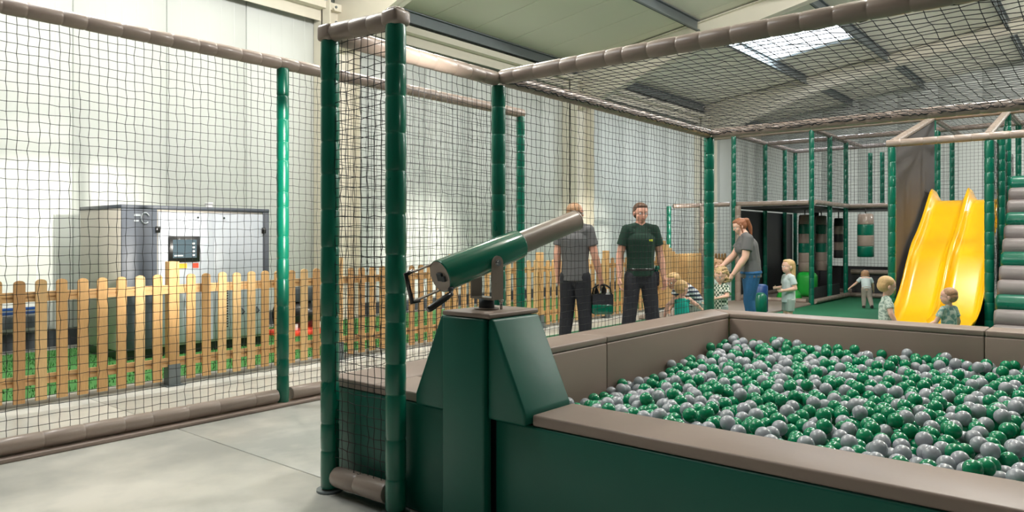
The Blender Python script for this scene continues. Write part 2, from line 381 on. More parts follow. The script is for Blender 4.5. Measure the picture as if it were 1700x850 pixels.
for yy in (10.25, 7.05, 4.88, 2.15, -.6, -3.4, -6.2):
    for a, b in zip(fxs, fxs[1:]):
        z = rz(yy); p = MB().box(a+.12, b-.12, yy-.04, yy+.04, z-.24, z-.22).box(a+.12, b-.12, yy+.02, yy+.04, z-.24, z-.01).box(a+.12, b-.12, yy-.04, yy+.12, z-.03, z-.01)
        setting(p, 'trim_%d' % n, 'galvanised'); n += 1
setting(MB().box(X0, X1, 10.12, 10.3, 5.18, 5.3).box(X0, X1, 10.28, 10.3, 5.0, 5.3), 'trim_%d' % n, 'cream_steel'); n += 1
# kerb strip below the fence and the turf bed
setting(MB().rbox(-1, 17.5, 6.92, 6.99, -.02, .05, .01, 1), 'trim_%d' % n, 'concrete'); n += 1
g = MB().box(-1, 17.5, 7.0, 9.9, 0, .03); gv = []; 
gx = rng.uniform(-1, 8.5, 9000); gy = rng.uniform(7.0, 9.9, 9000)
vs = []; fs = []
for i in range(9000):
    a = rng.uniform(0, 6.3); h = rng.uniform(.02, .045); dx, dy = .006*math.cos(a), .006*math.sin(a)
    vs += [(gx[i]-dx, gy[i]-dy, .03), (gx[i]+dx, gy[i]+dy, .03), (gx[i]+dy*2, gy[i]-dx*2, .03+h)]; fs.append((3*i, 3*i+1, 3*i+2))
g.add(vs, fs)
tag(g.build('artificial_grass', 'grass'), 'strip of bright green artificial grass behind the picket fence', 'grass', kind='stuff')
# play mats
tag(MB().rbox(8.45, 19.6, -3.5, 4.78, .001, .04, .01, 1).build('play_mat', 'mat_green'), 'green play mat on the floor around the yellow slide', 'mat')
tag(MB().rbox(11.0, 18.8, 4.80, 6.3, .001, .07, .02, 2).build('play_mat', 'mat_taupe'), 'taupe foam mat on the floor behind the woman in grey shirt', 'mat')
tag(MB().rbox(7.9, 10.96, 4.8, 6.1, .001, .03, .01, 2).build('play_mat', 'mat_green'), 'green mat under the men beside the netted ball pit', 'mat')

# ================================================================== LEFT NET BARRIER
NY = 5.34
nb = empty('net_barrier', (3.49, NY, 0), label='tall black net barrier on green padded posts in front of the picket fence', cat='net')
for px_ in (-.9, 3.49, 6.62):
    wpart(MB().padded((px_, NY, .02), (px_, NY, 2.78), .05, .2), 'post', 'green_vinyl', nb)
    wpart(MB().tube([(px_, NY, 0), (px_, NY, .012)], .075, 20), 'foot_plate', 'galvanised', nb)
wpart(MB().padded((-1.2, NY, 2.82), (6.66, NY, 2.82), .052, .18), 'rail', 'taupe_vinyl', nb)
wpart(MB().padded((-.8, NY, .085), (3.43, NY, .085), .055, .25), 'rail', 'taupe_vinyl', nb)
wpart(MB().padded((3.56, NY, .085), (6.56, NY, .085), .055, .25), 'rail', 'taupe_vinyl', nb)
wpart(MB().rbox(-1.0, 6.6, NY-.09, NY+.05, 0, .028, .005, 1), 'floor_strip', 'taupe_pad', nb)
for a, b in ((-.86, 3.44), (3.53, 6.58)):
    wpart(net_mesh(MB(), (a, NY, .12), (b-a, 0, 0), (0, 0, 2.66), .06), 'net', 'net_black', nb)['kind'] = 'stuff'

# ================================================================== PICKET FENCE
FY = 6.82
pf = empty('picket_fence', (3.3, FY, 0), label='low wooden picket fence with rounded tops running along the grass', cat='fence')
def picket(w, h, t=.02):
    pts = [(-w/2, 0, .05), (w/2, 0, .05)]+[(w/2*math.cos(a), 0, h-w*.35+w*.35*math.sin(a)) for a in [PI*k/6 for k in range(7)]]
    return MB().poly(pts, (0, t, 0))
pm = {k: picket(.082, 1.04).mesh('picket', k) for k in ('wood', 'wood_dark', 'wood_light')}
xs_ = [3.30+.1575*k for k in range(-18, 80)]
for i, xx in enumerate(xs_):
    if i == 18 or (i-18) % 12 == 0: continue
    me = pm[random.choice(['wood', 'wood', 'wood_light', 'wood_dark'] if True else [])]
    o = bpy.data.objects.new('picket', me); COL.objects.link(o); o.parent = pf
    o.location = (xx-3.3, -.01+random.uniform(-.002, .002), random.uniform(-.006, .006)); o.rotation_euler = (0, random.uniform(-.006, .006), 0)
for k in range(-1, 7):
    xx = 3.3+.1575*12*k
    if xx > 15.8: continue
    wpart(MB().rbox(xx-.05, xx+.05, FY-.005, FY+.085, .16, 1.16, .008, 2), 'fence_post', 'wood', pf)
    wpart(MB().box(xx-.055, xx+.055, FY-.01, FY+.09, 0, .2).box(xx-.09, xx+.09, FY-.05, FY+.13, 0, .008), 'post_bracket', 'galvanised', pf)
for z in (.18, .86):
    for sgn in (0,):
        a = MB(); xx = .4
        a.box(.46, 15.8, FY+.012, FY+.045, z, z+.03); a.box(.46, 15.8, FY+.012, FY+.045, z+.045, z+.08); a.box(.46, 15.8, FY+.02, FY+.04, z+.03, z+.045)
        wpart(a, 'fence_rail', 'wood_rail', pf)
# far gable-shaped board at fence end
gb = empty('board_gate', (13.3, FY, 0), label='taller pale wooden board gate with a sloping top beyond the green polo man', cat='gate')
for k in range(14):
    xx = 12.6+.13*k; h = max(1.07, 1.40-.07*k)
    wpart(MB().poly([(xx, FY-.06, .05), (xx+.12, FY-.06, .05), (xx+.12, FY-.06, h-.02), (xx+.06, FY-.06, h), (xx, FY-.06, h-.02)], (0, .022, 0)), 'board', random.choice(['wood', 'wood_light']), gb)
wpart(MB().box(12.6, 14.4, FY-.035, FY-.012, .3, .38).box(12.6, 14.4, FY-.035, FY-.012, .7, .78), 'batten', 'wood_rail', gb)

# ================================================================== COMPRESSOR CABINET
cb = empty('compressor_cabinet', (3.47, 8.37, 0), label='large grey metal machine cabinet with control screen behind the picket fence', cat='cabinet')
CX0, CX1, CY0, CY1, CZ = 3.47, 5.27, 8.37, 9.5, 1.746
wpart(MB().box(CX0+.05, CX1-.05, CY0+.05, CY1-.05, .032, .14), 'base', 'black_plastic', cb)
wpart(MB().rbox(CX0, CX1, CY0+.012, CY1, .14, CZ-.03, .008, 1), 'body', 'mid_grey_metal', cb)
wpart(MB().rbox(CX0-.004, CX1+.004, CY0-.004, CY1+.004, CZ-.045, CZ, .006, 1), 'top_edge', 'anthracite', cb)
wpart(MB().rbox(CX0-.006, CX0+.01, CY0+.02, CY1-.02, .16, CZ-.06, .004, 1), 'side_panel', 'mid_grey_metal', cb)
wpart(MB().rbox(CX0, CX0+.385, CY0-.004, CY0+.02, .14, CZ-.045, .004, 1), 'corner_panel', 'anthracite', cb)
wpart(MB().rbox(CX1-.085, CX1, CY0-.004, CY0+.02, .14, CZ-.045, .004, 1), 'corner_panel', 'anthracite', cb)
for (a, b) in ((CX0+.395, CX0+.99), (CX0+1.05, CX1-.092)):
    d_ = wpart(MB().rbox(a, b, CY0-.012, CY0+.012, .17, CZ-.07, .005, 1), 'door', 'light_grey_metal', cb)
    wpart(MB().tube([((a+b)/2+(.16 if a < CX0+.5 else -.2), CY0-.014, 1.62), ((a+b)/2+(.16 if a < CX0+.5 else -.2), CY0-.022, 1.62)], .012, 10), 'lock', 'chrome', d_)
wpart(MB().box(CX0+.992, CX0+1.048, CY0-.006, CY0+.012, .17, CZ-.07), 'door_gap_strip', 'light_grey_metal', cb)
wpart(MB().rbox(CX0+.5, CX0+.87, CY0-.04, CY0-.012, 1.10, 1.40, .008, 1), 'screen_bezel', 'black_plastic', cb)
sc = wpart(MB().box(CX0+.545, CX0+.825, CY0-.042, CY0-.039, 1.15, 1.36), 'screen', 'screen', cb)
q = MB()
for k in range(4): q.box(CX0+.77, CX0+.80, CY0-.046, CY0-.042, 1.17+.045*k, 1.19+.045*k)
q.box(CX0+.56, CX0+.66, CY0-.046, CY0-.042, 1.17, 1.182)
wpart(q, 'screen_marks', 'white', cb)
wpart(MB().box(CX0+.63, CX0+.72, CY0-.018, CY0-.012, 1.03, 1.085), 'indicator', 'amber', cb)
wpart(MB().box(CX0+.79, CX0+.86, CY0-.018, CY0-.012, 1.03, 1.085), 'indicator', 'red_button', cb)
# half-worn ring-and-bar emblem on the corner panel
em = MB().tube([(CX0+.25+.045*math.cos(a), CY0-.006, 1.60+.06*math.sin(a)) for a in [2*PI*k/16+.4 for k in range(14)]], .008, 5)
em.box(CX0+.13, CX0+.2, CY0-.009, CY0-.004, 1.62, 1.645).box(CX0+.13, CX0+.18, CY0-.009, CY0-.004, 1.56, 1.58)
wpart(em, 'emblem', 'light_grey_metal', cb)
for (xx) in (CX0+.385, CX1-.085):
    wpart(MB().rbox(xx-.025, xx+.025, CY0-.03, CY0-.004, 1.44, 1.51, .004, 1), 'hinge', 'black_plastic', cb)
gr = MB()
for k in range(18): gr.box(CX0+1.18, CX0+1.235, CY0-.0155, CY0-.011, .3+.031*k, .3+.031*k+.014)
wpart(gr, 'vent_slots', 'black_plastic', cb)
for k in (0, 1):
    xx = CX0+1.42+.2*k
    wpart(MB().tube([(xx, CY0-.012, .44), (xx+.02, CY0-.035, .47), (xx, CY0-.012, .52)], .009, 6), 'handle', 'anthracite', cb)
wpart(MB().tube([(CX0+1.28, 8.9, CZ), (CX0+1.28, 8.9, CZ+.06)], .045, 14).tube([(CX0+1.28, 8.9, CZ+.06), (CX0+1.28, 8.9, CZ+.08)], .05, 14), 'beacon', 'white', cb)
# machine and ducting standing between cabinet and fence, low on the wall
pv = empty('cable_duct', (1.2, 10.35, 0), label='grey blue cable duct with twin pipes low on the wall left of the cabinet', cat='duct')
wpart(MB().box(-1, 3.3, 10.30, 10.46, .28, .42), 'channel', 'dark_base', pv)
wpart(MB().tube([(-1, 10.28, .47), (3.3, 10.28, .47)], .018, 8), 'pipe', 'blue_vinyl', pv)
wpart(MB().tube([(-1, 10.28, .52), (3.3, 10.28, .52)], .018, 8), 'pipe', 'blue_vinyl', pv)
pp = empty('pump_unit', (6.5, 8.9, 0), label='small black pump with a red base right of the cabinet behind the fence', cat='pump')
wpart(MB().rbox(5.75, 6.6, 8.7, 9.2, .03, .1, .01, 1), 'base', 'red_button', pp)
wpart(MB().tube([(5.8, 8.95, .3), (6.5, 8.95, .3)], .19, 20), 'tank', 'black_plastic', pp)
wpart(MB().rbox(5.95, 6.3, 8.85, 9.05, .48, .68, .02, 2), 'motor', 'dark_base', pp)
for x_ in (5.9, 6.3): wpart(MB().rbox(x_, x_+.1, 8.8, 9.1, .09, .2, .01, 1), 'saddle', 'white', pp)

# ================================================================== PIT CAGE (net frame round the pit)
A = (2.47, 3.33); B = (2.475, 2.80); Cc = (4.13, 3.54); D = (7.74, 3.54)
cg = empty('net_cage', (A[0], A[1], 0), label='padded frame of green posts and taupe rails carrying nets over the ball pit', cat='net frame')
for (p, zt, rr) in ((A, 2.455, .05), (B, 2.45, .052), (Cc, 2.50, .052), (D, 2.50, .056)):
    z0 = .02
    wpart(MB().padded((p[0], p[1], z0), (p[0], p[1], zt), rr, .19), 'post', 'green_vinyl', cg)
    wpart(MB().tube([(p[0], p[1], 0), (p[0], p[1], .012)], .072, 20), 'foot_plate', 'galvanised', cg)
wpart(MB().rbox(B[0]-.056, B[0]+.056, B[1]-.056, B[1]+.056, 2.44, 2.52, .02, 2).sphere((B[0], B[1], 2.515), (.05, .05, .022), 12, 6), 'corner_cap', 'taupe_vinyl', cg)
wpart(MB().rbox(A[0]-.054, A[0]+.054, A[1]-.054, A[1]+.054, 2.45, 2.54, .02, 2), 'corner_cap', 'taupe_vinyl', cg)
def rail(a, b, r=.052, seam=.18, n=16): return wpart(MB().padded(a, b, r, seam, n), 'rail', 'taupe_vinyl', cg)
rail((A[0], A[1]-.04, 2.495), (B[0], B[1]+.04, 2.475), .05, .14)
rail((A[0]+.04, A[1]+.01, 2.495), (Cc[0]-.03, Cc[1], 2.55), .052)
rail((Cc[0]+.05, Cc[1], 2.56), (D[0]-.03, D[1], 2.54), .052)
rail((Cc[0], Cc[1]-.03, 2.56), (4.08, -2.2, 2.56), .054)
rail((D[0], D[1]-.05, 2.54), (7.74, -2.2, 2.54), .054)
rail((A[0], A[1]-.06, .09), (B[0]-.0, B[1]+.055, .09), .055, .2)
NB = dict(r=.0022)
for nm, args in (('net', ((A[0], A[1]-.05, .14), (0, B[1]-A[1]+.1, 0), (0, 0, 2.34), .052)),
                 ('net', ((A[0]+.05, A[1]+.06, .62), (Cc[0]-A[0]-.1, Cc[1]-A[1]-.03, 0), (0, 0, 1.88), .058)),
                 ('net', ((Cc[0]+.05, Cc[1]+.01, .1), (D[0]-Cc[0]-.1, 0, 0), (0, 0, 2.42), .06))):
    wpart(net_mesh(MB(), *args), nm, 'net_black', cg)['kind'] = 'stuff'
wpart(net_mesh(MB(), (4.17, 3.5, 2.535), (3.52, 0, 0), (0, -5.2, 0), .08, r=.0028, sag=.05, hexa=.35, jit=.05), 'roof_net', 'net_black', cg)['kind'] = 'stuff'
# gathered rope edging where the net is laced under the rails
lace = MB()
for (a, b) in (((4.17, 3.49, 2.53), (7.7, 3.49, 2.53)), ((7.69, 3.49, 2.53), (7.69, -1.7, 2.53)), ((4.17, 3.49, 2.53), (4.15, -1.7, 2.53))):
    a, b = Vector(a), Vector(b); k = int((b-a).length/.03)
    lace.tube([a.lerp(b, i/k)+Vector((random.uniform(-.006, .006), random.uniform(-.006, .006), random.uniform(-.01, .01))) for i in range(k+1)], .006, 5)
wpart(lace, 'lacing', 'net_black', cg)

# ================================================================== BALL PIT
PZ = .60; OX0, IX0, IX1, OX1 = 2.56, 2.87, 7.32, 7.66; IY1, OY1 = 3.13, 3.47; PYE = -2.2
bp = empty('ball_pit', (IX0, IY1, 0), label='padded ball pit box with taupe caps filled with green and grey balls', cat='ball pit')
def pad(x0, x1, y0, y1, z0, z1, name, m, r=.012): return wpart(MB().rbox(x0, x1, y0, y1, z0, z1, r, 3), name, m, bp)
# outer green front pads
pad(OX0, OX0+.06, 2.52, OY1-.01, .0, PZ-.052, 'front_pad', 'green_pad')
pad(OX0, OX0+.06, PYE, 2.215, .0, PZ-.052, 'front_pad', 'green_pad')
pad(OX0+.062, IX0-.045, PYE, IY1-.002, .0, PZ-.055, 'wall_core', 'black_panel', .005)
pad(IX0-.044, IX0, PYE, IY1-.002, .0, PZ-.052, 'inner_pad', 'taupe_pad')
# left wall (under the net) inner pads with a joint, far wall pads
for a, b in ((IX0-.3, 4.97), (4.975, IX1-.004)):
    pad(a, b, IY1, IY1+.05, .0, PZ-.052, 'inner_pad', 'taupe_pad')
pad(OX0+.004, OX1-.06, IY1+.052, OY1-.01, 0, PZ-.055, 'wall_core', 'green_pad', .005)
for a, b in ((PYE, .88), (.885, IY1-.004)):
    pad(IX1, IX1+.05, a, b, .0, PZ-.052, 'inner_pad', 'taupe_pad')
pad(IX1+.052, OX1, PYE, IY1-.004, 0, PZ-.055, 'wall_core', 'green_pad', .005)
# caps
def cap(pts, z0=PZ-.05, z1=PZ, m='taupe_pad'):
    return wpart(MB().poly([(x, y, z0) for x, y in pts], (0, 0, z1-z0), .011), 'cap_cushion', m, bp)
g = .002
cap([(OX0, 2.50), (IX0, 2.50), (IX0, IY1-.06), (OX0, IY1-.06)])
cap([(OX0, IY1-.056), (IX0, IY1-.056), (3.37, IY1-.0), (3.37, OY1), (OX0+.03, OY1), (OX0, OY1-.03)])
cap([(3.374, IY1), (4.97, IY1), (4.97, OY1), (3.374, OY1)])
cap([(4.975, IY1), (IX1, IY1), (OX1, OY1), (4.975, OY1)])
cap([(IX1, IY1-.004), (IX1, .885), (OX1, .885), (OX1, OY1-.006)])
cap([(IX1, .878), (IX1, PYE), (OX1, PYE), (OX1, .878)])
cap([(OX0, 2.0), (IX0, 2.0), (IX0, PYE), (OX0, PYE)])
pad(IX0, IX1, PYE, IY1, 0.0, .02, 'base_pad', 'taupe_pad', .004)
pad(OX0, OX1, PYE-.06, PYE-.002, 0, PZ-.0, 'end_pad', 'green_pad')
# ------------------------------------------------------------------ balls
R_B = .045
def surf(x, y):
    s_ = .308+.03*math.sin(x*1.3+.6)*math.cos(y*1.1)+.045*(x-2.87)/4.4
    s_ -= .10*math.exp(-((y-3.13)/.45)**2)*math.exp(-((x-4.6)/1.2)**2)
    s_ += .03*math.exp(-((x-IX1)/.5)**2)
    return s_
cells = {}; pos = []
def near(x, y):
    i, j = int(x/.1), int(y/.1)
    for a in (-1, 0, 1):
        for b in (-1, 0, 1):
            for p in cells.get((i+a, j+b), ()): yield p
def land(x, y):
    z = surf(x, y)-.14
    for p in near(x, y):
        d2 = (p[0]-x)**2+(p[1]-y)**2
        if d2 < (2*R_B)**2*.985: z = max(z, p[2]+math.sqrt((2*R_B)**2*.985-d2)*1.0)
    return z
YB = -.9; lo, hi = (IX0+R_B, YB), (IX1-R_B, IY1-R_B)
fails = 0
while fails < 900 and len(pos) < 5200:
    best = None
    for _ in range(9):
        x, y = random.uniform(lo[0], hi[0]), random.uniform(lo[1], hi[1]); z = land(x, y)
        e = z-surf(x, y)
        if best is None or e < best[0]: best = (e, x, y, z)
    if best[0] > random.uniform(-.03, .03)-.035: fails += 1; continue
    _, x, y, z = best; 
    pos.append((x, y, z)); cells.setdefault((int(x/.1), int(y/.1)), []).append((x, y, z))
# 3 hemispheres: real balls; visible ones nearest are individuals
camv = Vector((0, 0, 1.38))
def vis(p):
    v = Vector(p)-camv; Dp = v.dot(FWD); X = v.dot(RGT); u = 850+1223*X/Dp; q = 395-1223*v.z/Dp
    top = all(not ((p2[2] > p[2]+.05) and (p2[0]-p[0])**2+(p2[1]-p[1])**2 < .003) for p2 in near(p[0], p[1]))
    hid = 0
    # hidden below near cap edge?
    t = (IX0-0)/p[0]; zc = 1.38+(p[2]+R_B-1.38)*t
    return (u < 1730 and q > 380 and top and zc > PZ-.005), Dp
vv = sorted([(vis(p)[1], i) for i, p in enumerate(pos) if vis(p)[0]])
ind = set(i for _, i in vv[:300])
bmesh_ = {c: MB().sphere((0, 0, 0), R_B, 24, 16).mesh('pit_ball', m) for c, m in (('green', 'ball_green'), ('grey', 'ball_grey'))}
rest = MB()
for i, p in enumerate(pos):
    c = 'green' if random.random() < .57 else 'grey'
    if i in ind:
        o = bpy.data.objects.new('pit_ball', bmesh_[c]); COL.objects.link(o); o.location = p
        o['label'] = 'glossy %s plastic ball lying in the near part of the ball pit' % c; o['category'] = 'ball'; o['group'] = '%s balls in the near part of the pit' % c
    else: rest.sphere(p, R_B, 14, 9, 0 if c == 'green' else 1)
tag(rest.build('pit_ball_heap', ['ball_green', 'ball_grey']), 'remaining heap of small green and grey balls towards the back of the pit', 'balls', kind='stuff')

# ================================================================== CANNON PEDESTAL
pd = empty('cannon_pedestal', (2.67, 2.36, 0), label='green padded pedestal with sloping wings built over the pit wall', cat='pedestal')
wpart(MB().rbox(2.49, 2.55, 2.225, 2.49, 0, 1.01, .012, 3).rbox(2.553, 2.86, 2.225, 2.49, .605, 1.01, .012, 3), 'core_pad', 'green_pad', pd)
def wing(y_in, y_out, x0=2.515, x1=2.862):
    s_ = 1 if y_out > y_in else -1
    pts = [(x0, y_in, PZ-.045), (x0, y_out, PZ-.045), (x0, y_out, PZ+.012), (x0, y_in+s_*.03, 1.01), (x0, y_in, 1.01)]
    return MB().poly(pts, (x1-x0, 0, 0), .012)
wpart(wing(2.222, 2.005), 'wing_pad', 'green_pad', pd)
wpart(wing(2.493, 2.70), 'wing_pad', 'green_pad', pd)
wpart(MB().rbox(2.50, 2.87, 2.20, 2.50, 1.012, 1.035, .008, 3), 'top_plate', 'taupe_pad', pd)

# ================================================================== CANNON
cn = empty('toy_cannon', (2.68, 2.38, 1.035), label='green and taupe play cannon with black handles mounted on the padded pedestal', cat='cannon')
PV = Vector((2.672, 2.366, 1.286)); AX = Vector((.9405, -.1714, .295)).normalized()
HZ = Vector((AX.x, AX.y, 0)).normalized(); SD = Vector((-HZ.y, HZ.x, 0)); UPV = AX.cross(-SD).normalized()
if UPV.z < 0: UPV = -UPV
P_ = lambda t, s=0, u=0: PV+AX*t+SD*s+UPV*u
wpart(MB().tube([P_(-.285), P_(-.28), P_(.205), P_(.21)], [.076, .078, .073, .071], 48), 'barrel', 'cannon_green', cn)
wpart(MB().tube([P_(-.2865), P_(-.2855)], [.073, .073], 48), 'rear_disc', 'cannon_taupe', cn)
bb = MB(); 
def obox(mb, c, a, b, d, la, lb, ld):
    vs = [c+a*(i*la)+b*(j*lb)+d*(k*ld) for k in (-1, 1) for j in (-1, 1) for i in (-1, 1)]
    return mb.add(vs, [(0, 2, 3, 1), (4, 5, 7, 6), (0, 1, 5, 4), (2, 6, 7, 3), (0, 4, 6, 2), (1, 3, 7, 5)])
obox(bb, P_(-.292, -.01, 0), AX, SD, UPV, .006, .018, .018); obox(bb, P_(-.292, -.035, -.008), AX, SD, UPV, .006, .012, .012)
wpart(bb, 'rear_latch', 'dark_base', cn)
wpart(MB().tube([P_(.205), P_(.635)], [.0575, .054], 40, cap=False).tube([P_(.635), P_(.638), P_(.636), P_(.55)], [.054, .0535, .050, .050], 40, cap=False).tube([P_(.56), P_(.561)], .05, 24), 'muzzle_tube', 'cannon_taupe', cn)
wpart(MB().tube([P_(.633), P_(.638)], [.0555, .0555], 40), 'muzzle_cap', 'cannon_taupe', cn)
fk = MB()
for s_ in (-1, 1):
    c = Vector((PV.x, PV.y, 0))+SD*(s_*.083)
    pts = [c-HZ*.033+Vector((0, 0, 1.085)), c+HZ*.033+Vector((0, 0, 1.085))]+[c+HZ*(.033*math.cos(a))+Vector((0, 0, 1.262+.033*math.sin(a))) for a in [PI*k/8 for k in range(9)]]
    fk.poly([p-SD*.004 for p in pts], SD*.008)
c = Vector((PV.x, PV.y, 1.09)); obox(fk, c, HZ, SD, Vector((0, 0, 1)), .033, .083, .005)
wpart(fk, 'fork', 'cannon_taupe', cn)
for s_ in (-1, 1):
    b0 = Vector((PV.x, PV.y, 1.262))+SD*(s_*.087)
    wpart(MB().tube([b0, b0+SD*(s_*.004)], .016, 16).tube([b0, b0+SD*(s_*.012)], .011, 6), 'bolt', 'chrome', cn)
wpart(MB().tube([(PV.x, PV.y, 1.042), (PV.x, PV.y, 1.088)], .038, 28), 'swivel', 'dark_base', cn)
wpart(MB().tube([(PV.x, PV.y, 1.036), (PV.x, PV.y, 1.043)], .06, 28), 'base_flange', 'cannon_taupe', cn)
wpart(MB().tube([(PV.x+.045, PV.y-.055, 1.036), (PV.x+.045, PV.y-.055, 1.07)], .007, 8).tube([(PV.x+.045, PV.y-.055, 1.07), (PV.x+.045, PV.y-.055, 1.082)], .012, 10), 'clamp_screw', 'chrome', cn)
hd = MB()
for u in (.055, -.075):
    obox(hd, P_(-.345, .055, u), AX, SD, UPV, .075, .010, .003)
wpart(hd, 'handle_bar', 'cannon_taupe', cn)
wpart(MB().tube([P_(-.385, .055, .06), P_(-.425, .055, .055), P_(-.43, .055, -.075), P_(-.39, .055, -.082)], [.010, .0125, .0125, .010], 14), 'handle_grip', 'black_plastic', cn)
wpart(MB().tube([P_(-.27, -.055, -.055), P_(-.30, -.075, -.075), P_(-.30, -.08, -.085)], .008, 8).sphere(P_(-.285, -.06, -.06), .014, 10, 8), 'lever_joint', 'dark_base', cn)
wpart(MB().tube([P_(-.29, -.07, -.075), P_(-.32, -.07, -.082), P_(-.42, -.068, -.10), P_(-.435, -.068, -.102)], [.011, .0145, .0155, .011], 16), 'lever_grip', 'black_plastic', cn)

# ================================================================== PLAY FRAME
pl = empty('play_structure', (15.3, 4.8, 0), label='tall indoor play frame of thin green posts and taupe rails behind the slide', cat='play frame')
def ppost(x, y, z0=0.0, z1=3.57, r=.05, m='green_vinyl'): return wpart(MB().padded((x, y, z0), (x, y, z1), r, .2, 10), 'post', m, pl)
def prail(a, b, r=.052, m='taupe_vinyl'): return wpart(MB().padded(a, b, r, .25, 10), 'rail', m, pl)
for p in ((15.1, 6.35), (16.9, 6.35), (18.2, 6.35), (18.95, 6.35), (15.3, 4.80), (16.5, 4.8), (17.7, 4.8), (18.95, 2.9), (17.0, 2.85), (15.3, 2.64), (15.3, 1.5), (17, 1.5), (18.95, 1.5), (15.3, -1.5), (18.95, -1.5)):
    ppost(*p)
for p in ((18.95, 4.59), (18.95, 4.33)): ppost(p[0], p[1], 2.1, 3.4)
ppost(14.1, 7.35, 0, 2.05, .05)
Z1 = 3.57
for a, b in (((15.3, 7.0, Z1), (15.3, -3.2, Z1)), ((17.0, 6.35, Z1), (17.0, -3.2, Z1)), ((18.95, 6.35, Z1), (18.95, -3.2, Z1)),
             ((15.1, 6.35, Z1), (18.95, 6.35, Z1)), ((15.3, 4.8, Z1), (18.95, 4.8, Z1)), ((15.3, 2.64, Z1), (18.95, 2.64, Z1)), ((15.3, 1.5, Z1), (18.95, 1.5, Z1)),
             ((14.2, 7.3, 2.05), (15.1, 6.45, 2.1)), ((15.2, 6.35, 2.1), (15.3, 4.85, 2.1)), ((15.3, 4.75, 2.1), (17.7, 4.75, 2.1)), ((17.7, 4.75, 2.1), (17.7, 2.7, 2.1)),
             ((15.3, 4.74, .1), (17.7, 4.74, .1)), ((17.75, 4.7, .1), (17.75, 2.7, .1)), ((17.75, 4.7, .62), (17.75, 2.7, .62)), ((15.2, 6.3, .1), (15.3, 4.9, .1)), ((18.95, 6.3, .1), (18.95, 2.9, .1)), ((15.2, 6.35, 0.1), (18.9, 6.35, .1))):
    prail(a, b)
for (x, y) in ((14.85, 6.15), (14.55, 6.8)):
    wpart(MB().padded((x, y, .03), (x, y, 2.05), .06, .2, 10), 'post', 'taupe_vinyl', pl)
wpart(MB().box(15.35, 18.9, 4.85, 6.3, 2.0, 2.05).box(17.75, 18.9, 2.7, 4.85, 2.0, 2.05).box(14.75, 18.9, 1.55, 2.6, 1.98, 2.02), 'deck', 'black_panel', pl)
wpart(MB().box(15.4, 18.9, 6.40, 6.42, .1, 1.98), 'wall_panel', 'black_panel', pl)
wpart(MB().box(18.97, 18.99, 2.7, 6.3, .05, .7), 'wall_panel', 'black_panel', pl)
wpart(MB().box(15.5, 17.6, 4.9, 4.92, .05, .35).box(17.8, 17.82, 2.75, 4.7, .12, .58), 'wall_panel', 'black_panel', pl)
for (y0, y1) in ((5.75, 5.85), (5.1, 5.18)): wpart(MB().box(18.85, 18.9, y0, y1, .1, 2.0), 'back_post', 'black_panel', pl)
fn = MB(); NR = .0028
for args in (((15.1, 6.35, 2.12), (3.85, 0, 0), (0, 0, 1.42), .075), ((18.95, 6.3, .7), (0, -7.8, 0), (0, 0, 2.85), .075),
             ((14.15, 7.33, .1), (.95, -.9, 0), (0, 0, 1.95), .075), ((15.3, 4.75, 2.15), (2.4, 0, 0), (0, 0, 1.4), .085),
             ((15.3, 6.3, Z1-.03), (3.65, 0, 0), (0, -8.5, 0), .085), ((17.7, 2.6, 2.15), (0, 2.1, 0), (0, 0, 1.4), .085), ((12.1, 1.42, .1), (3.2, 0, 0), (0, 0, 2.7), .075)):
    net_mesh(fn, *args, r=NR, knots=False, jit=.05)
wpart(fn, 'net', 'net_dark', pl)['kind'] = 'stuff'

# slide tower
st = empty('slide_tower', (12.0, 2.0, 0), label='padded tower frame with sloping taupe top beams around the yellow slide', cat='frame')
def tpost(x, y, z1, r=.055): return wpart(MB().padded((x, y, 0.04), (x, y, z1), r, .2, 12), 'post', 'green_vinyl', st)
tpost(12.0, 2.61, 2.72); tpost(12.0, 1.39, 2.72, .06); tpost(13.4, 1.40, 3.0); tpost(14.4, 1.42, 3.2)
tpost(12.1, -1.2, 2.72)
def trail(a, b, r=.055): return wpart(MB().padded(a, b, r, .22, 12), 'rail', 'taupe_vinyl', st)
trail((12.0, 2.68, 2.78), (12.0, -1.3, 2.78)); trail((12.05, 2.61, 2.80), (15.2, 2.64, 3.55)); trail((12.05, 1.42, 2.80), (15.2, 1.5, 3.55))
wpart(MB().poly([(12.06, 2.60, .05), (15.2, 2.60, .05), (15.2, 2.60, 3.5), (12.06, 2.60, 2.74)], (0, .02, 0)), 'side_panel', 'charcoal_panel', st)

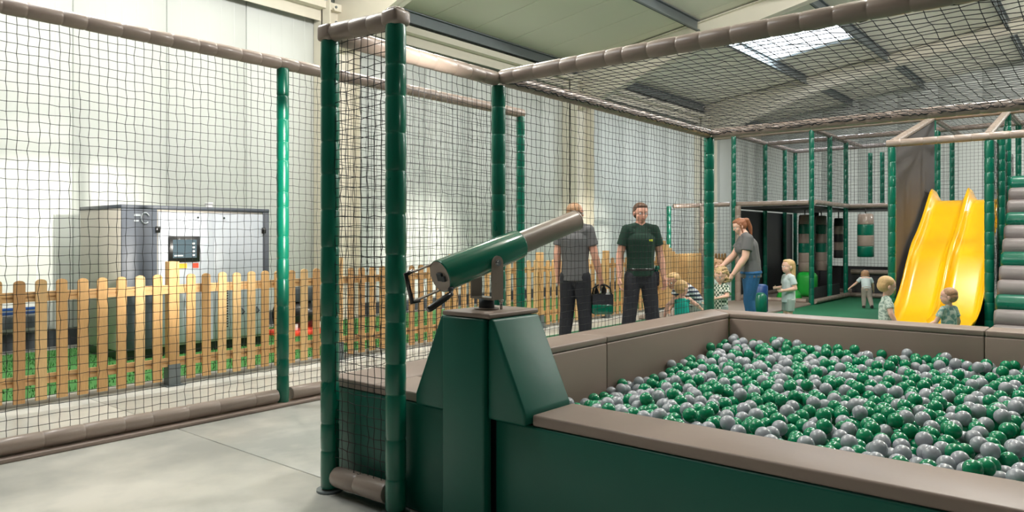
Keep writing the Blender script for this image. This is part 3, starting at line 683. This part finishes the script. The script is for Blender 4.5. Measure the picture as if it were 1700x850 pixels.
# slide: two chutes with raised lips, wavy profile
prof = [(15.0, 2.03), (14.75, 2.03), (14.45, 2.0), (14.1, 1.82), (13.7, 1.55), (13.3, 1.32), (12.9, 1.12), (12.55, .85), (12.25, .58), (11.95, .36), (11.65, .22), (11.3, .14), (10.95, .12)]
def smoothp(p, n=4):
    out = []
    for i in range(len(p)-1):
        p0, p1, p2, p3 = p[max(0, i-1)], p[i], p[i+1], p[min(len(p)-1, i+2)]
        for k in range(n):
            t = k/n; out.append(tuple(.5*((2*p1[a])+(-p0[a]+p2[a])*t+(2*p0[a]-5*p1[a]+4*p2[a]-p3[a])*t*t+(-p0[a]+3*p1[a]-3*p2[a]+p3[a])*t**3) for a in (0, 1)))
    out.append(p[-1]); return out
def chute(y0, y1):
    pr = smoothp(prof); W = 16; vs = []; fs = []; T = .03
    def lip(s_):   # cross profile: raised rounded sides
        e = abs(2*s_-1); return .17*max(0, (e-.66)/.34)**1.6
    for side in (0, 1):
        for (x, z) in pr:
            boost = 1+.25*math.exp(-((x-14.5)/.3)**2)
            for k in range(W+1):
                s_ = k/W; vs.append((x, y0+(y1-y0)*s_, z+lip(s_)*boost-side*T))
    n0 = len(pr)*(W+1)
    for i in range(len(pr)-1):
        for k in range(W):
            a = i*(W+1)+k; fs.append((a, a+1, a+W+2, a+W+1)); fs.append((n0+a, n0+a+W+1, n0+a+W+2, n0+a+1))
    for i in range(len(pr)-1):
        for k in (0, W):
            a = i*(W+1)+k; b = a+W+1; fs.append((a, b, n0+b, n0+a) if k == 0 else (a, n0+a, n0+b, b))
    for i in (0, len(pr)-1):
        for k in range(W):
            a = i*(W+1)+k; fs.append((a, n0+a, n0+a+1, a+1) if i == 0 else (a, a+1, n0+a+1, n0+a))
    return MB().add(vs, fs, 0, True)
sl = empty('double_slide', (12.5, 2.0, 0), label='glossy yellow double wave slide coming down between green posts', cat='slide')
wpart(chute(1.985, 2.53), 'chute', 'slide_yellow', sl); wpart(chute(1.46, 1.982), 'chute', 'slide_yellow', sl)
wpart(MB().box(11.4, 11.5, 1.5, 2.5, .045, .12), 'support', 'black_panel', sl); wpart(MB().box(13.3, 13.4, 1.5, 2.5, .045, 1.25), 'support', 'black_panel', sl)

# roller climbing wall
rw = empty('roller_wall', (11.9, .4, 0), label='sloping climbing wall of stacked green and grey foam rolls right of slide', cat='climbing wall')
nr = 12; p0 = Vector((11.0, 0, .17)); p1 = Vector((12.95, 0, 2.16))
seq = ['grey_roll', 'green_vinyl', 'grey_roll', 'grey_roll', 'green_vinyl', 'grey_roll', 'grey_roll', 'green_vinyl', 'grey_roll', 'grey_roll', 'green_vinyl']
seq = ['grey_roll'] + seq
for i in range(nr):
    c = p0.lerp(p1, i/(nr-1)); q = MB().tube([(c.x, 1.24, c.z), (c.x, 1.22, c.z), (c.x, 1.2, c.z), (c.x, -1.1, c.z), (c.x, -1.13, c.z)], [.1, .118, .124, .124, .11], 20)
    wpart(q, 'foam_roll', seq[i], rw)
wpart(MB().poly([(11.15, 1.18, .045), (13.1, 1.18, .045), (13.1, 1.18, 2.1)], (0, -2.25, 0)), 'wedge', 'black_panel', rw)
# hanging bags
def bag(x, y, z0, z1, r, label, seqm):
    t = empty('punch_bag', (x, y, z0), label=label, cat='punch bag', group='punch bags hanging under the play frame')
    n_ = len(seqm); h = (z1-z0)/n_
    for i, m in enumerate(seqm):
        a = z0+i*h; top = i == n_-1
        wpart(MB().tube([(x, y, a), (x, y, a+.015), (x, y, a+h-.015), (x, y, a+h)], [r*(.86 if i == 0 else .98), r, r*(.9 if top else 1), r*(.7 if top else .98)], 18), 'band', m, t)
    wpart(MB().tube([(x, y, z1), (x, y, 2.0)], .012, 6), 'strap', 'black_plastic', t)
G, T_ = 'green_vinyl', 'taupe_vinyl'
bag(17.0, 5.48, .62, 1.9, .14, 'striped green and taupe punch bag left of the thin front post', [T_, T_, G, T_, G, T_])
bag(17.9, 5.40, .62, 1.9, .13, 'striped punch bag hanging just behind and right of the front post', [T_, T_, G, T_, G, T_])
bag(18.4, 5.15, .9, 1.85, .11, 'narrow dark striped punch bag between two thin posts at the back', ['black_panel', T_, 'black_panel', T_, 'black_panel'])
bag(17.0, 4.21, .97, 1.9, .165, 'fat green and taupe banded punch bag above the crouching toddler', [G, T_, G, T_])
# soft play blocks
t = tag(MB().rbox(16.7, 17.1, 5.2, 5.6, .07, .62, .12, 4).build('soft_block', 'bright_green'), 'bright green rounded soft block under the striped bags', 'soft block')
t = tag(MB().sphere((15.6, 5.35, .09), (.26, .26, .26), 20, 12).build('soft_dome', 'bright_green'), 'bright green soft dome on the mat behind the standing girl', 'soft block')
t = tag(MB().rbox(17.5, 17.9, 5.6, 6.1, .07, .75, .05, 3).build('soft_block', 'green_vinyl'), 'dark green foam block behind the standing girl', 'soft block')
t = tag(MB().tube([(11.0, 4.2, .041), (11.0, 4.2, .5), (11.0, 4.2, .55)], [.09, .09, .05], 16).build('foam_bollard', 'green_vinyl'), 'short green foam bollard right behind the woman in jeans', 'bollard')
t = tag(MB().tube([(13.0, 4.98, .07), (13.0, 4.98, .52), (13.0, 4.98, .55)], [.14, .14, .1], 16).build('foam_drum', 'blue_vinyl'), 'small dark blue foam drum behind the woman in jeans', 'drum')

# ================================================================== PEOPLE
def capsule(mb, a, b, ra, rb, wide=None, wf=1, flat=False, n=14):
    a, b = Vector(a), Vector(b); d = b-a; L = d.length
    d = d/L if L > 1e-6 else Vector((0, 0, 1))
    wv = Vector(wide) if wide is not None else d.orthogonal()
    wv = (wv-d*wv.dot(d)).normalized(); bv = d.cross(wv); k = .12 if flat else 1
    rings = [(a-d*ra*k*math.cos(t), ra*math.sin(t)) for t in (.25, .6, 1.0, 1.35)]+[(a, ra), (b, rb)]+[(b+d*rb*k*math.cos(t), rb*math.sin(t)) for t in (1.35, 1.0, .6, .25)]
    vs = [p+(wv*wf*math.cos(2*PI*j/n)+bv*math.sin(2*PI*j/n))*r for p, r in rings for j in range(n)]
    fs = [(i*n+j, i*n+(j+1) % n, (i+1)*n+(j+1) % n, (i+1)*n+j) for i in range(len(rings)-1) for j in range(n)]
    fs.append(tuple(reversed(range(n)))); fs.append(tuple((len(rings)-1)*n+j for j in range(n)))
    return mb.add(vs, fs, 0, True)
def skinned(mb, name, m, parent, voxel, it=3, disp=0):
    me = mb.mesh('tmp', m); o = bpy.data.objects.new('tmp', me); COL.objects.link(o)
    r = o.modifiers.new('r', 'REMESH'); r.mode = 'VOXEL'; r.voxel_size = voxel; r.use_smooth_shade = True
    s_ = o.modifiers.new('s', 'SMOOTH'); s_.factor = .5; s_.iterations = it
    dg = bpy.context.evaluated_depsgraph_get(); dg.update()
    nm = bpy.data.meshes.new_from_object(o.evaluated_get(dg)); nm.name = name
    bpy.data.objects.remove(o); bpy.data.meshes.remove(me)
    nm.materials.clear(); nm.materials.append(M[m])
    nm.polygons.foreach_set('use_smooth', [True]*len(nm.polygons))
    q = bpy.data.objects.new(name, nm); COL.objects.link(q); q.parent = parent; return q
def hand(mb, wr, d, nrm, side, L, curl=.5):
    """wr wrist, d direction, nrm palm-facing normal, side = thumb side, L hand length"""
    wr = Vector(wr); d = Vector(d).normalized(); nrm = Vector(nrm); nrm = (nrm-d*nrm.dot(d)).normalized()
    sd = d.cross(nrm).normalized()
    if sd.dot(Vector(side)) < 0: sd = -sd
    capsule(mb, wr+d*.05*L, wr+d*.42*L, .115*L, .13*L, sd, 1.65)
    for i, (o, l) in enumerate(((.17, .40), (.06, .46), (-.055, .43), (-.165, .34))):
        b = wr+d*.46*L+sd*o*L; l *= L*1.05; c = curl*(.8+.1*i)
        d1 = (d*math.cos(c*.6)+nrm*math.sin(c*.6)).normalized(); d2 = (d*math.cos(c*1.5)+nrm*math.sin(c*1.5)).normalized(); d3 = (d*math.cos(c*2.3)+nrm*math.sin(c*2.3)).normalized()
        sp_ = sd*o*.25; p1 = b+(d1+sp_)*l*.45; p2 = p1+d2*l*.32; p3 = p2+d3*l*.25
        capsule(mb, b-d*.05*L, p1, .055*L, .05*L, n=8); capsule(mb, p1, p2, .05*L, .046*L, n=8); capsule(mb, p2, p3, .046*L, .038*L, n=8)
    b = wr+d*.12*L+sd*.14*L; t1 = b+(d*.6+sd*.55+nrm*.25).normalized()*.26*L; t2 = t1+(d*.85+sd*.15+nrm*.35).normalized()*.2*L
    capsule(mb, b, t1, .07*L, .058*L, n=8); capsule(mb, t1, t2, .056*L, .045*L, n=8)
def person(loc, rz, h, label, pose=None, kid=False, head=(0, 0), hair='short', hairm='hair_sandy', shirt='tee_grey', bottom='trouser_black',
           shorts=False, sleeve=.62, female=False, skin='skin', group=None, sleeveless=False, hem=-.02, build=1.0, curl=.5, voxel=None, shoes=True):
    t = empty('person', (loc[0], loc[1], loc[2] if len(loc) > 2 else 0), math.radians(rz), label, 'person', group)
    hh = (.225 if h < 1 else .20) if kid else .132
    nb_ = 1-hh-.012; sw = (.100 if kid else (.094 if not female else .086))*build; pz = .455 if kid else .515
    J = dict(pel=(0, 0, pz), wai=(0, 0, pz+.10), che=(0, .0, nb_-.11), nk=(0, -.005, nb_), hd=(0, .008, 1-hh/2),
             sl=(-sw, 0, nb_-.035), sr=(sw, 0, nb_-.035))
    az = nb_-.035
    J.update(el=(-sw-.028, -.01, az-.165), er=(sw+.028, -.01, az-.165), wl=(-sw-.035, .02, az-.31), wr=(sw+.035, .02, az-.31),
             hl=(-.048, 0, pz-.01), hr=(.048, 0, pz-.01), kl=(-.052, .01, pz*.54), kr=(.052, .01, pz*.54), al=(-.055, -.01, .045), ar=(.055, -.01, .045))
    for k, v in (pose or {}).items(): J[k] = v
    J = {k: Vector(v)*h for k, v in J.items()}
    X = Vector((1, 0, 0)); bl = build*(1.12 if kid else 1)
    r = lambda v: v*h*bl
    hip = 1.0 if not female else 1.12
    tor = [('pel', 'wai', .066*hip, .060, 1.36), ('wai', 'che', .060, .070, 1.36), ('che', 'nk', .070, .034, 1.35)]
    if kid: tor = [('pel', 'wai', .068, .070, 1.2), ('wai', 'che', .070, .068, 1.22), ('che', 'nk', .066, .034, 1.3)]
    # body
    b = MB()
    for a, c, ra, rb, wf in tor: capsule(b, J[a], J[c], r(ra)*.93, r(rb)*.93, X, wf)
    capsule(b, J['nk']-(J['nk']-J['che'])*.2, J['hd']+(J['nk']-J['hd'])*.35, r(.031 if not kid else .034), r(.030 if not kid else .032))
    for s_ in 'lr':
        capsule(b, J['s'+s_], J['che']+Vector((0, 0, r(.04))), r(.036), r(.04))
        capsule(b, J['s'+s_], J['e'+s_], r(.034), r(.025)); m_ = J['e'+s_].lerp(J['w'+s_], .35)
        capsule(b, J['e'+s_], m_, r(.025), r(.026)); capsule(b, m_, J['w'+s_], r(.026), r(.0165))
        d = (J['w'+s_]-J['e'+s_]).normalized(); inw = Vector((1 if s_ == 'l' else -1, .25, 0))
        hand(b, J['w'+s_], d, inw, Vector((0, 1, .3)), (.105 if not kid else .10)*h, curl)
        capsule(b, J['h'+s_], J['k'+s_], r(.052), r(.034)); m_ = J['k'+s_].lerp(J['a'+s_], .3)
        capsule(b, J['k'+s_], m_, r(.034), r(.034)); capsule(b, m_, J['a'+s_], r(.034), r(.020))
        f0 = J['a'+s_]+Vector((0, -.012*h, -.02*h)); capsule(b, f0, f0+Vector((0, .10*h, -.006*h)), r(.022), r(.018), X, 1.15)
    # head
    Hd = hh*h; yw, pt = math.radians(head[0]), math.radians(head[1])
    Rm = Matrix.Rotation(yw, 3, 'Z') @ Matrix.Rotation(pt, 3, 'X'); hc = J['hd']
    hp = lambda x, y, z: hc+Rm @ (Vector((x, y, z))*Hd)
    def ell(mb, c, rad): mb.sphere(hp(*c), [q*Hd for q in rad], 20, 14, rot=Rm)
    ch = .05 if kid else 0
    ell(b, (0, -.04, .12), (.36+ch*.6, .43, .38)); ell(b, (0, .10, -.12), (.27+ch, .29, .35)); ell(b, (0, .17, -.33+ch*.6), (.17+ch, .17, .15))
    ell(b, (.15, .22, -.14), (.12, .12, .12)); ell(b, (-.15, .22, -.14), (.12, .12, .12))
    capsule(b, hp(0, .375, .03), hp(0, .445-ch, -.10), .03*Hd, .05*Hd); ell(b, (0, .35, -.245), (.10, .045, .035)); ell(b, (0, .33, .10), (.22, .06, .05))
    for s_ in (-1, 1): ell(b, (s_*(.36+ch*.6), -.03, -.06), (.035, .075, .11))
    vx = voxel or (.0062 if not kid else .0048)
    skinned(b, 'body', skin, t, vx, 2)
    for s_ in (-1, 1):
        e = MB(); e.sphere(hp(s_*.14, .355, .0), (.05*Hd,)*3, 12, 8, rot=Rm); o = e.build('eye', 'white', t)
        e = MB(); e.sphere(hp(s_*.14, .385, .0), (.028*Hd,)*3, 10, 8, rot=Rm); e.build('iris', 'eye', o)
        e = MB(); capsule(e, hp(s_*.07, .40, .095), hp(s_*.21, .355, .10), .016*Hd, .012*Hd, n=8); e.build('eyebrow', hairm, t)
    e = MB(); e.sphere(hp(0, .385, -.25), (.085*Hd, .025*Hd, .022*Hd), 12, 8, rot=Rm); e.build('mouth', 'lip', t)
    # hair
    q = MB(); E_ = lambda c, rad: ell(q, c, rad)
    if hair in ('short', 'long', 'pony', 'fine'):
        E_((0, -.085, .175), (.385+ch*.6, .42, .36)); E_((0, -.16, .0), (.375+ch*.6, .34, .36))
        if hair != 'fine': E_((0, .10, .37), (.28, .24, .14))
    if hair == 'shaved': E_((0, -.075, .145), (.372, .425, .375)); E_((0, -.14, -.0), (.368, .335, .33))
    if hair == 'long':
        for s_ in (-1, 0, 1): capsule(q, hp(s_*.2, -.25, .05), hp(s_*.24, -.36, -.95), .2*Hd, .10*Hd)
    if hair == 'pony':
        capsule(q, hp(0, -.40, .30), hp(0, -.62, .18), .12*Hd, .16*Hd); capsule(q, hp(0, -.62, .18), hp(.05, -.66, -.35), .16*Hd, .15*Hd); capsule(q, hp(.05, -.66, -.35), hp(.02, -.5, -.95), .15*Hd, .06*Hd)
        for s_ in (-1, 1): capsule(q, hp(s_*.34, .0, .1), hp(s_*.33, .05, -.45), .07*Hd, .04*Hd)
    if hair == 'curly':
        E_((0, -.08, .16), (.40, .43, .38)); E_((0, -.17, -.05), (.39, .34, .38))
        for _ in range(90):
            a = random.uniform(0, 2*PI); z = random.uniform(-.45, .52); rr_ = .44*math.sqrt(max(.1, 1-(z/.62)**2)); y = -.10+rr_*math.sin(a)*1.02
            if y > .12 and z < .22: continue
            E_((rr_*math.cos(a), y, z), (.085, .085, .085))
    skinned(q, 'hair', hairm, t, .006 if not kid else .005, 2)
    # shirt
    g = MB(); P0 = J['pel']+Vector((0, 0, hem*h)); lo_ = .073 if not kid else .078
    capsule(g, P0, J['wai'], r(lo_), r(.069 if not kid else .076), X, 1.36 if not kid else 1.22, True)
    capsule(g, J['wai'], J['che'], r(.068 if not kid else .076), r(.078 if not kid else .074), X, 1.36 if not kid else 1.24)
    if female: capsule(g, J['che']+Vector((-.035*h, .05*h, -.02*h)), J['che']+Vector((.035*h, .05*h, -.02*h)), r(.042), r(.042))
    capsule(g, J['che'], J['nk']-(J['nk']-J['che'])*.12, r(.077 if not kid else .072), r(.040), X, 1.35, True)
    for s_ in 'lr':
        if sleeveless: capsule(g, J['s'+s_], J['che']+Vector((0, 0, r(.02))), r(.036), r(.05)); continue
        capsule(g, J['s'+s_], J['che']+Vector((0, 0, r(.02))), r(.037), r(.05))
        capsule(g, J['s'+s_], J['s'+s_].lerp(J['e'+s_], sleeve), r(.037), r(.041), flat=True)
        capsule(g, J['s'+s_]+Vector((0, 0, r(.004))), J['nk']-(J['nk']-J['che'])*.10, r(.030), r(.034))
    sh = skinned(g, 'shirt', shirt, t, .0065 if not kid else .0055, 2)
    # lower garment
    g = MB()
    wl_ = J['pel'].lerp(J['wai'], .35); capsule(g, J['pel'], wl_, r(.070*hip if not kid else .073), r(.066), X, 1.34 if not kid else 1.2, True)
    capsule(g, J['pel']-Vector((0, 0, .035*h)), J['pel'], r(.052), r(.066), X, 1.45)
    for s_ in 'lr':
        if shorts:
            capsule(g, J['h'+s_], J['h'+s_].lerp(J['k'+s_], .8), r(.060), r(.054), flat=True)
        else:
            ex = .0 if female else .008
            capsule(g, J['h'+s_], J['k'+s_], r(.059), r(.040+ex)); m_ = J['k'+s_].lerp(J['a'+s_], .35)
            capsule(g, J['k'+s_], m_, r(.040+ex), r(.038+ex)); capsule(g, m_, J['a'+s_]+Vector((0, 0, .0)), r(.038+ex), r(.028+ex), flat=True)
    skinned(g, 'shorts' if shorts else 'trousers', bottom, t, .0065 if not kid else .0055, 2)
    if shoes:
        for s_ in 'lr':
            g = MB(); f0 = J['a'+s_]+Vector((0, -.015*h, -.021*h))
            capsule(g, f0, f0+Vector((0, .108*h, -.004*h)), r(.027), r(.024), X, 1.2); capsule(g, f0, f0+Vector((0, 0, .02*h)), r(.027), r(.026))
            g.box(f0.x-.028*h, f0.x+.028*h, f0.y-.03*h, f0.y+.125*h, f0.z-.024*h, f0.z-.012*h)
            skinned(g, 'shoe', 'shoe', t, .006, 1)
    return t, J
mb_man = dict(shirt='tee_grey', bottom='trouser_black', hair='shaved', hairm='hair_sandy', hem=-.03)
man1, J1 = person((7.32, 5.06), -72, 1.80, 'man in grey t-shirt and black work trousers seen from behind, carrying a green tool bag',
       pose=dict(er=(.132, .01, .655), wr=(.155, .06, .51), kl=(-.055, .0, .28), kr=(.06, .025, .28), al=(-.07, -.03, .045), ar=(.065, .03, .045)), head=(-45, -5), curl=1.0, **mb_man)
man2, J2 = person((7.85, 4.47), 136, 1.80, 'man in dark green polo shirt with small yellow badge standing behind the net',
       pose=dict(kl=(-.075, .01, .28), kr=(.075, .01, .28), al=(-.10, -.01, .045), ar=(.10, -.01, .045), hl=(-.052, 0, .505), hr=(.052, 0, .505), er=(.138, -.01, .655), el=(-.138, -.01, .655), wl=(-.152, .03, .505), wr=(.152, .03, .505)),
       shirt='polo_green', bottom='trouser_black', hair='short', hairm='hair_brown', hem=-.0, head=(3, -8))
# polo collar, badge, belt and pouch
cgm = MB(); nk = J2['nk']
for s_ in (-1, 1):
    cgm.poly([nk+Vector((0, .045, -.075)), nk+Vector((s_*.035, .058, -.07)), nk+Vector((s_*.075, .02, .01)), nk+Vector((s_*.04, -.0, .04))], (0, .012, 0), .004)
cgm.build('collar', 'polo_green', man2)
MB().rbox(-.115, -.05, .118, .126, J2['che'].z-.005, J2['che'].z+.022, .003, 1).build('badge', 'logo_yellow', man2)
bt = MB(); bt.tube([(.155*math.cos(a), .115*math.sin(a), 1.0) for a in [2*PI*k/24 for k in range(25)]], .02, 8, cap=False); bt.build('belt', 'black_plastic', man2)
MB().rbox(-.225, -.165, -.03, .05, .80, .98, .02, 2).build('holster', 'trouser_black', man2)
pg = MB(); capsule(pg, (-.19, .0, .95), (-.20, .03, 1.02), .018, .03); pg.build('glove', 'cannon_green', man2)
# tool bag in the hand of the man with his back turned
Rz = Matrix.Rotation(math.radians(-72), 3, 'Z'); hw = Rz @ (J1['wr']+(J1['wr']-J1['er']).normalized()*.10)+Vector((7.32, 5.06, 0))
tb = empty('tool_bag', (hw.x, hw.y, hw.z-.36), math.radians(-50), 'open green and black tool bag with bottles carried by the man in grey', 'bag')
def tbp(mb, nm, m): return mb.build(nm, m, tb)
tbp(MB().rbox(-.13, .13, -.10, .10, 0, .13, .03, 3), 'tub', 'cannon_green')
tbp(MB().box(-.125, .125, -.095, -.088, .12, .24).box(-.125, .125, .088, .095, .12, .24).box(-.125, -.118, -.095, .095, .12, .24).box(.118, .125, -.095, .095, .12, .24), 'rim', 'trouser_black')
tbp(MB().tube([(-.12, 0, .2), (-.10, 0, .31), (-.05, 0, .345), (.05, 0, .345), (.10, 0, .31), (.12, 0, .2)], .011, 8), 'strap', 'black_plastic')
for (x, y, z, m) in ((-.06, .04, .33, 'black_plastic'), (.07, -.03, .30, 'white'), (.03, .05, .36, 'black_plastic')):
    tbp(MB().tube([(x, y, .1), (x, y, z-.07), (x, y, z-.03), (x, y, z)], [.032, .032, .014, .012], 12), 'bottle', m)
# woman
wo, JW = person((10.27, 4.06, .04), 34, 1.63, 'woman with auburn ponytail in grey t-shirt and blue jeans reaching to the children',
       pose=dict(che=(0, .035, .745), nk=(0, .06, .855), hd=(0, .10, .925), sl=(-.098, .045, .815), sr=(.098, .045, .815),
                 el=(-.115, .075, .655), wl=(-.10, .17, .51), er=(.115, .12, .67), wr=(.09, .23, .57), wai=(0, .005, .62), kl=(-.05, .03, .28), kr=(.05, .0, .28)),
       female=True, hair='pony', hairm='hair_auburn', shirt='tee_grey', bottom='jeans', head=(8, -22), skin='skin_pale', hem=-.035, build=1.2, curl=.35)
MB().tube([JW['wl'].lerp(JW['el'], .08+.0*k)+Vector((.021*math.cos(2*PI*k/12), .02*math.sin(2*PI*k/12), .012*math.sin(2*PI*k/12))) for k in range(13)], .006, 6, cap=False).build('watch', 'black_plastic', wo)
# children
person((10.7, 3.68, .04), 48, 1.03, 'girl with long blond hair standing in pale t-shirt and grey shorts', kid=True, hair='long', hairm='hair_blond', shirt='tee_pale', bottom='shorts_grey', shorts=True, skin='skin_pale',
       pose=dict(el=(-.13, -.03, .60), wl=(-.10, .12, .575), er=(.13, .0, .60), wr=(.09, .13, .60)), head=(0, 2), hem=-.05, shoes=False)
person((9.5, 4.17, .04), 70, .935, 'child with curly blond hair in green and white checked shirt beside the green post', kid=True, hair='curly', hairm='hair_curly', shirt='plaid', bottom='shorts_grey', shorts=True, skin='skin_pale',
       pose=dict(el=(-.15, .03, .60), wl=(-.07, .15, .57), er=(.14, .03, .60), wr=(.05, .15, .585)), head=(15, -18), hem=-.16)
person((10.42, 4.63, .04), 150, 1.01, 'brown haired child half hidden behind the curly haired child', kid=True, hair='curly', hairm='hair_sandy', shirt='tee_pale', bottom='shorts_grey', shorts=True, head=(0, -20))
person((8.26, 4.13), -60, .86, 'toddler in sleeveless turquoise top seen from behind through the net', kid=True, hair='fine', hairm='hair_blond', shirt='turquoise', bottom='turquoise', shorts=True, skin='skin_pale', sleeveless=True,
       pose=dict(el=(-.20, .0, .64), wl=(-.24, .02, .48), er=(.20, .03, .66), wr=(.27, .10, .60)), head=(-50, -8), hem=-.06)
person((9.15, 4.42, .04), 58, 1.09, 'child in navy and white striped shirt bending forward behind the turquoise toddler', kid=True, hair='short', hairm='hair_blond', shirt='navy_stripe', bottom='shorts_grey', shorts=True,
       pose=dict(pel=(0, -.06, .44), wai=(0, .0, .53), che=(0, .10, .60), nk=(0, .19, .655), hd=(0, .27, .70), sl=(-.11, .16, .62), sr=(.11, .16, .62), el=(-.13, .18, .47), er=(.13, .18, .47), wl=(-.10, .25, .36), wr=(.10, .25, .36), hl=(-.05, -.06, .43), hr=(.05, -.06, .43)), head=(20, -15))
person((8.76, 1.96, .04), -158, .92, 'toddler with blond hair in patterned pale green shirt left of the slide foot', kid=True, hair='fine', hairm='hair_blond', shirt='camo', bottom='camo', shorts=True, skin='skin_pale',
       pose=dict(el=(-.17, .0, .58), wl=(-.20, .05, .44), er=(.16, .02, .58), wr=(.15, .08, .46)), head=(12, -14), hem=-.08)
person((8.96, 1.40, .04), -30, .81, 'toddler with short fair hair in striped green shirt seen from behind before the slide', kid=True, hair='fine', hairm='hair_sandy', shirt='camo_teal', bottom='shorts_grey', shorts=True, skin='skin_pale',
       pose=dict(el=(-.18, .04, .56), wl=(-.26, .12, .49), er=(.16, -.01, .56), wr=(.17, .05, .42)), head=(40, -4))
person((15.2, 3.75, .04), -70, .82, 'small child in white shirt and beige trousers bending beneath the play frame', kid=True, hair='fine', hairm='hair_sandy', shirt='tee_pale', bottom='trouser_beige', skin='skin_pale',
       pose=dict(che=(0, .12, .62), wai=(0, .03, .53), nk=(0, .20, .70), hd=(0, .27, .76), sl=(-.11, .17, .67), sr=(.11, .17, .67), el=(-.20, .18, .56), wl=(-.32, .2, .46), er=(.16, .2, .53), wr=(.18, .25, .40), pel=(0, -.03, .45),
                 hl=(-.05, -.03, .44), hr=(.05, -.03, .44), kr=(.07, -.02, .24), ar=(.10, -.14, .06)), head=(0, 10))
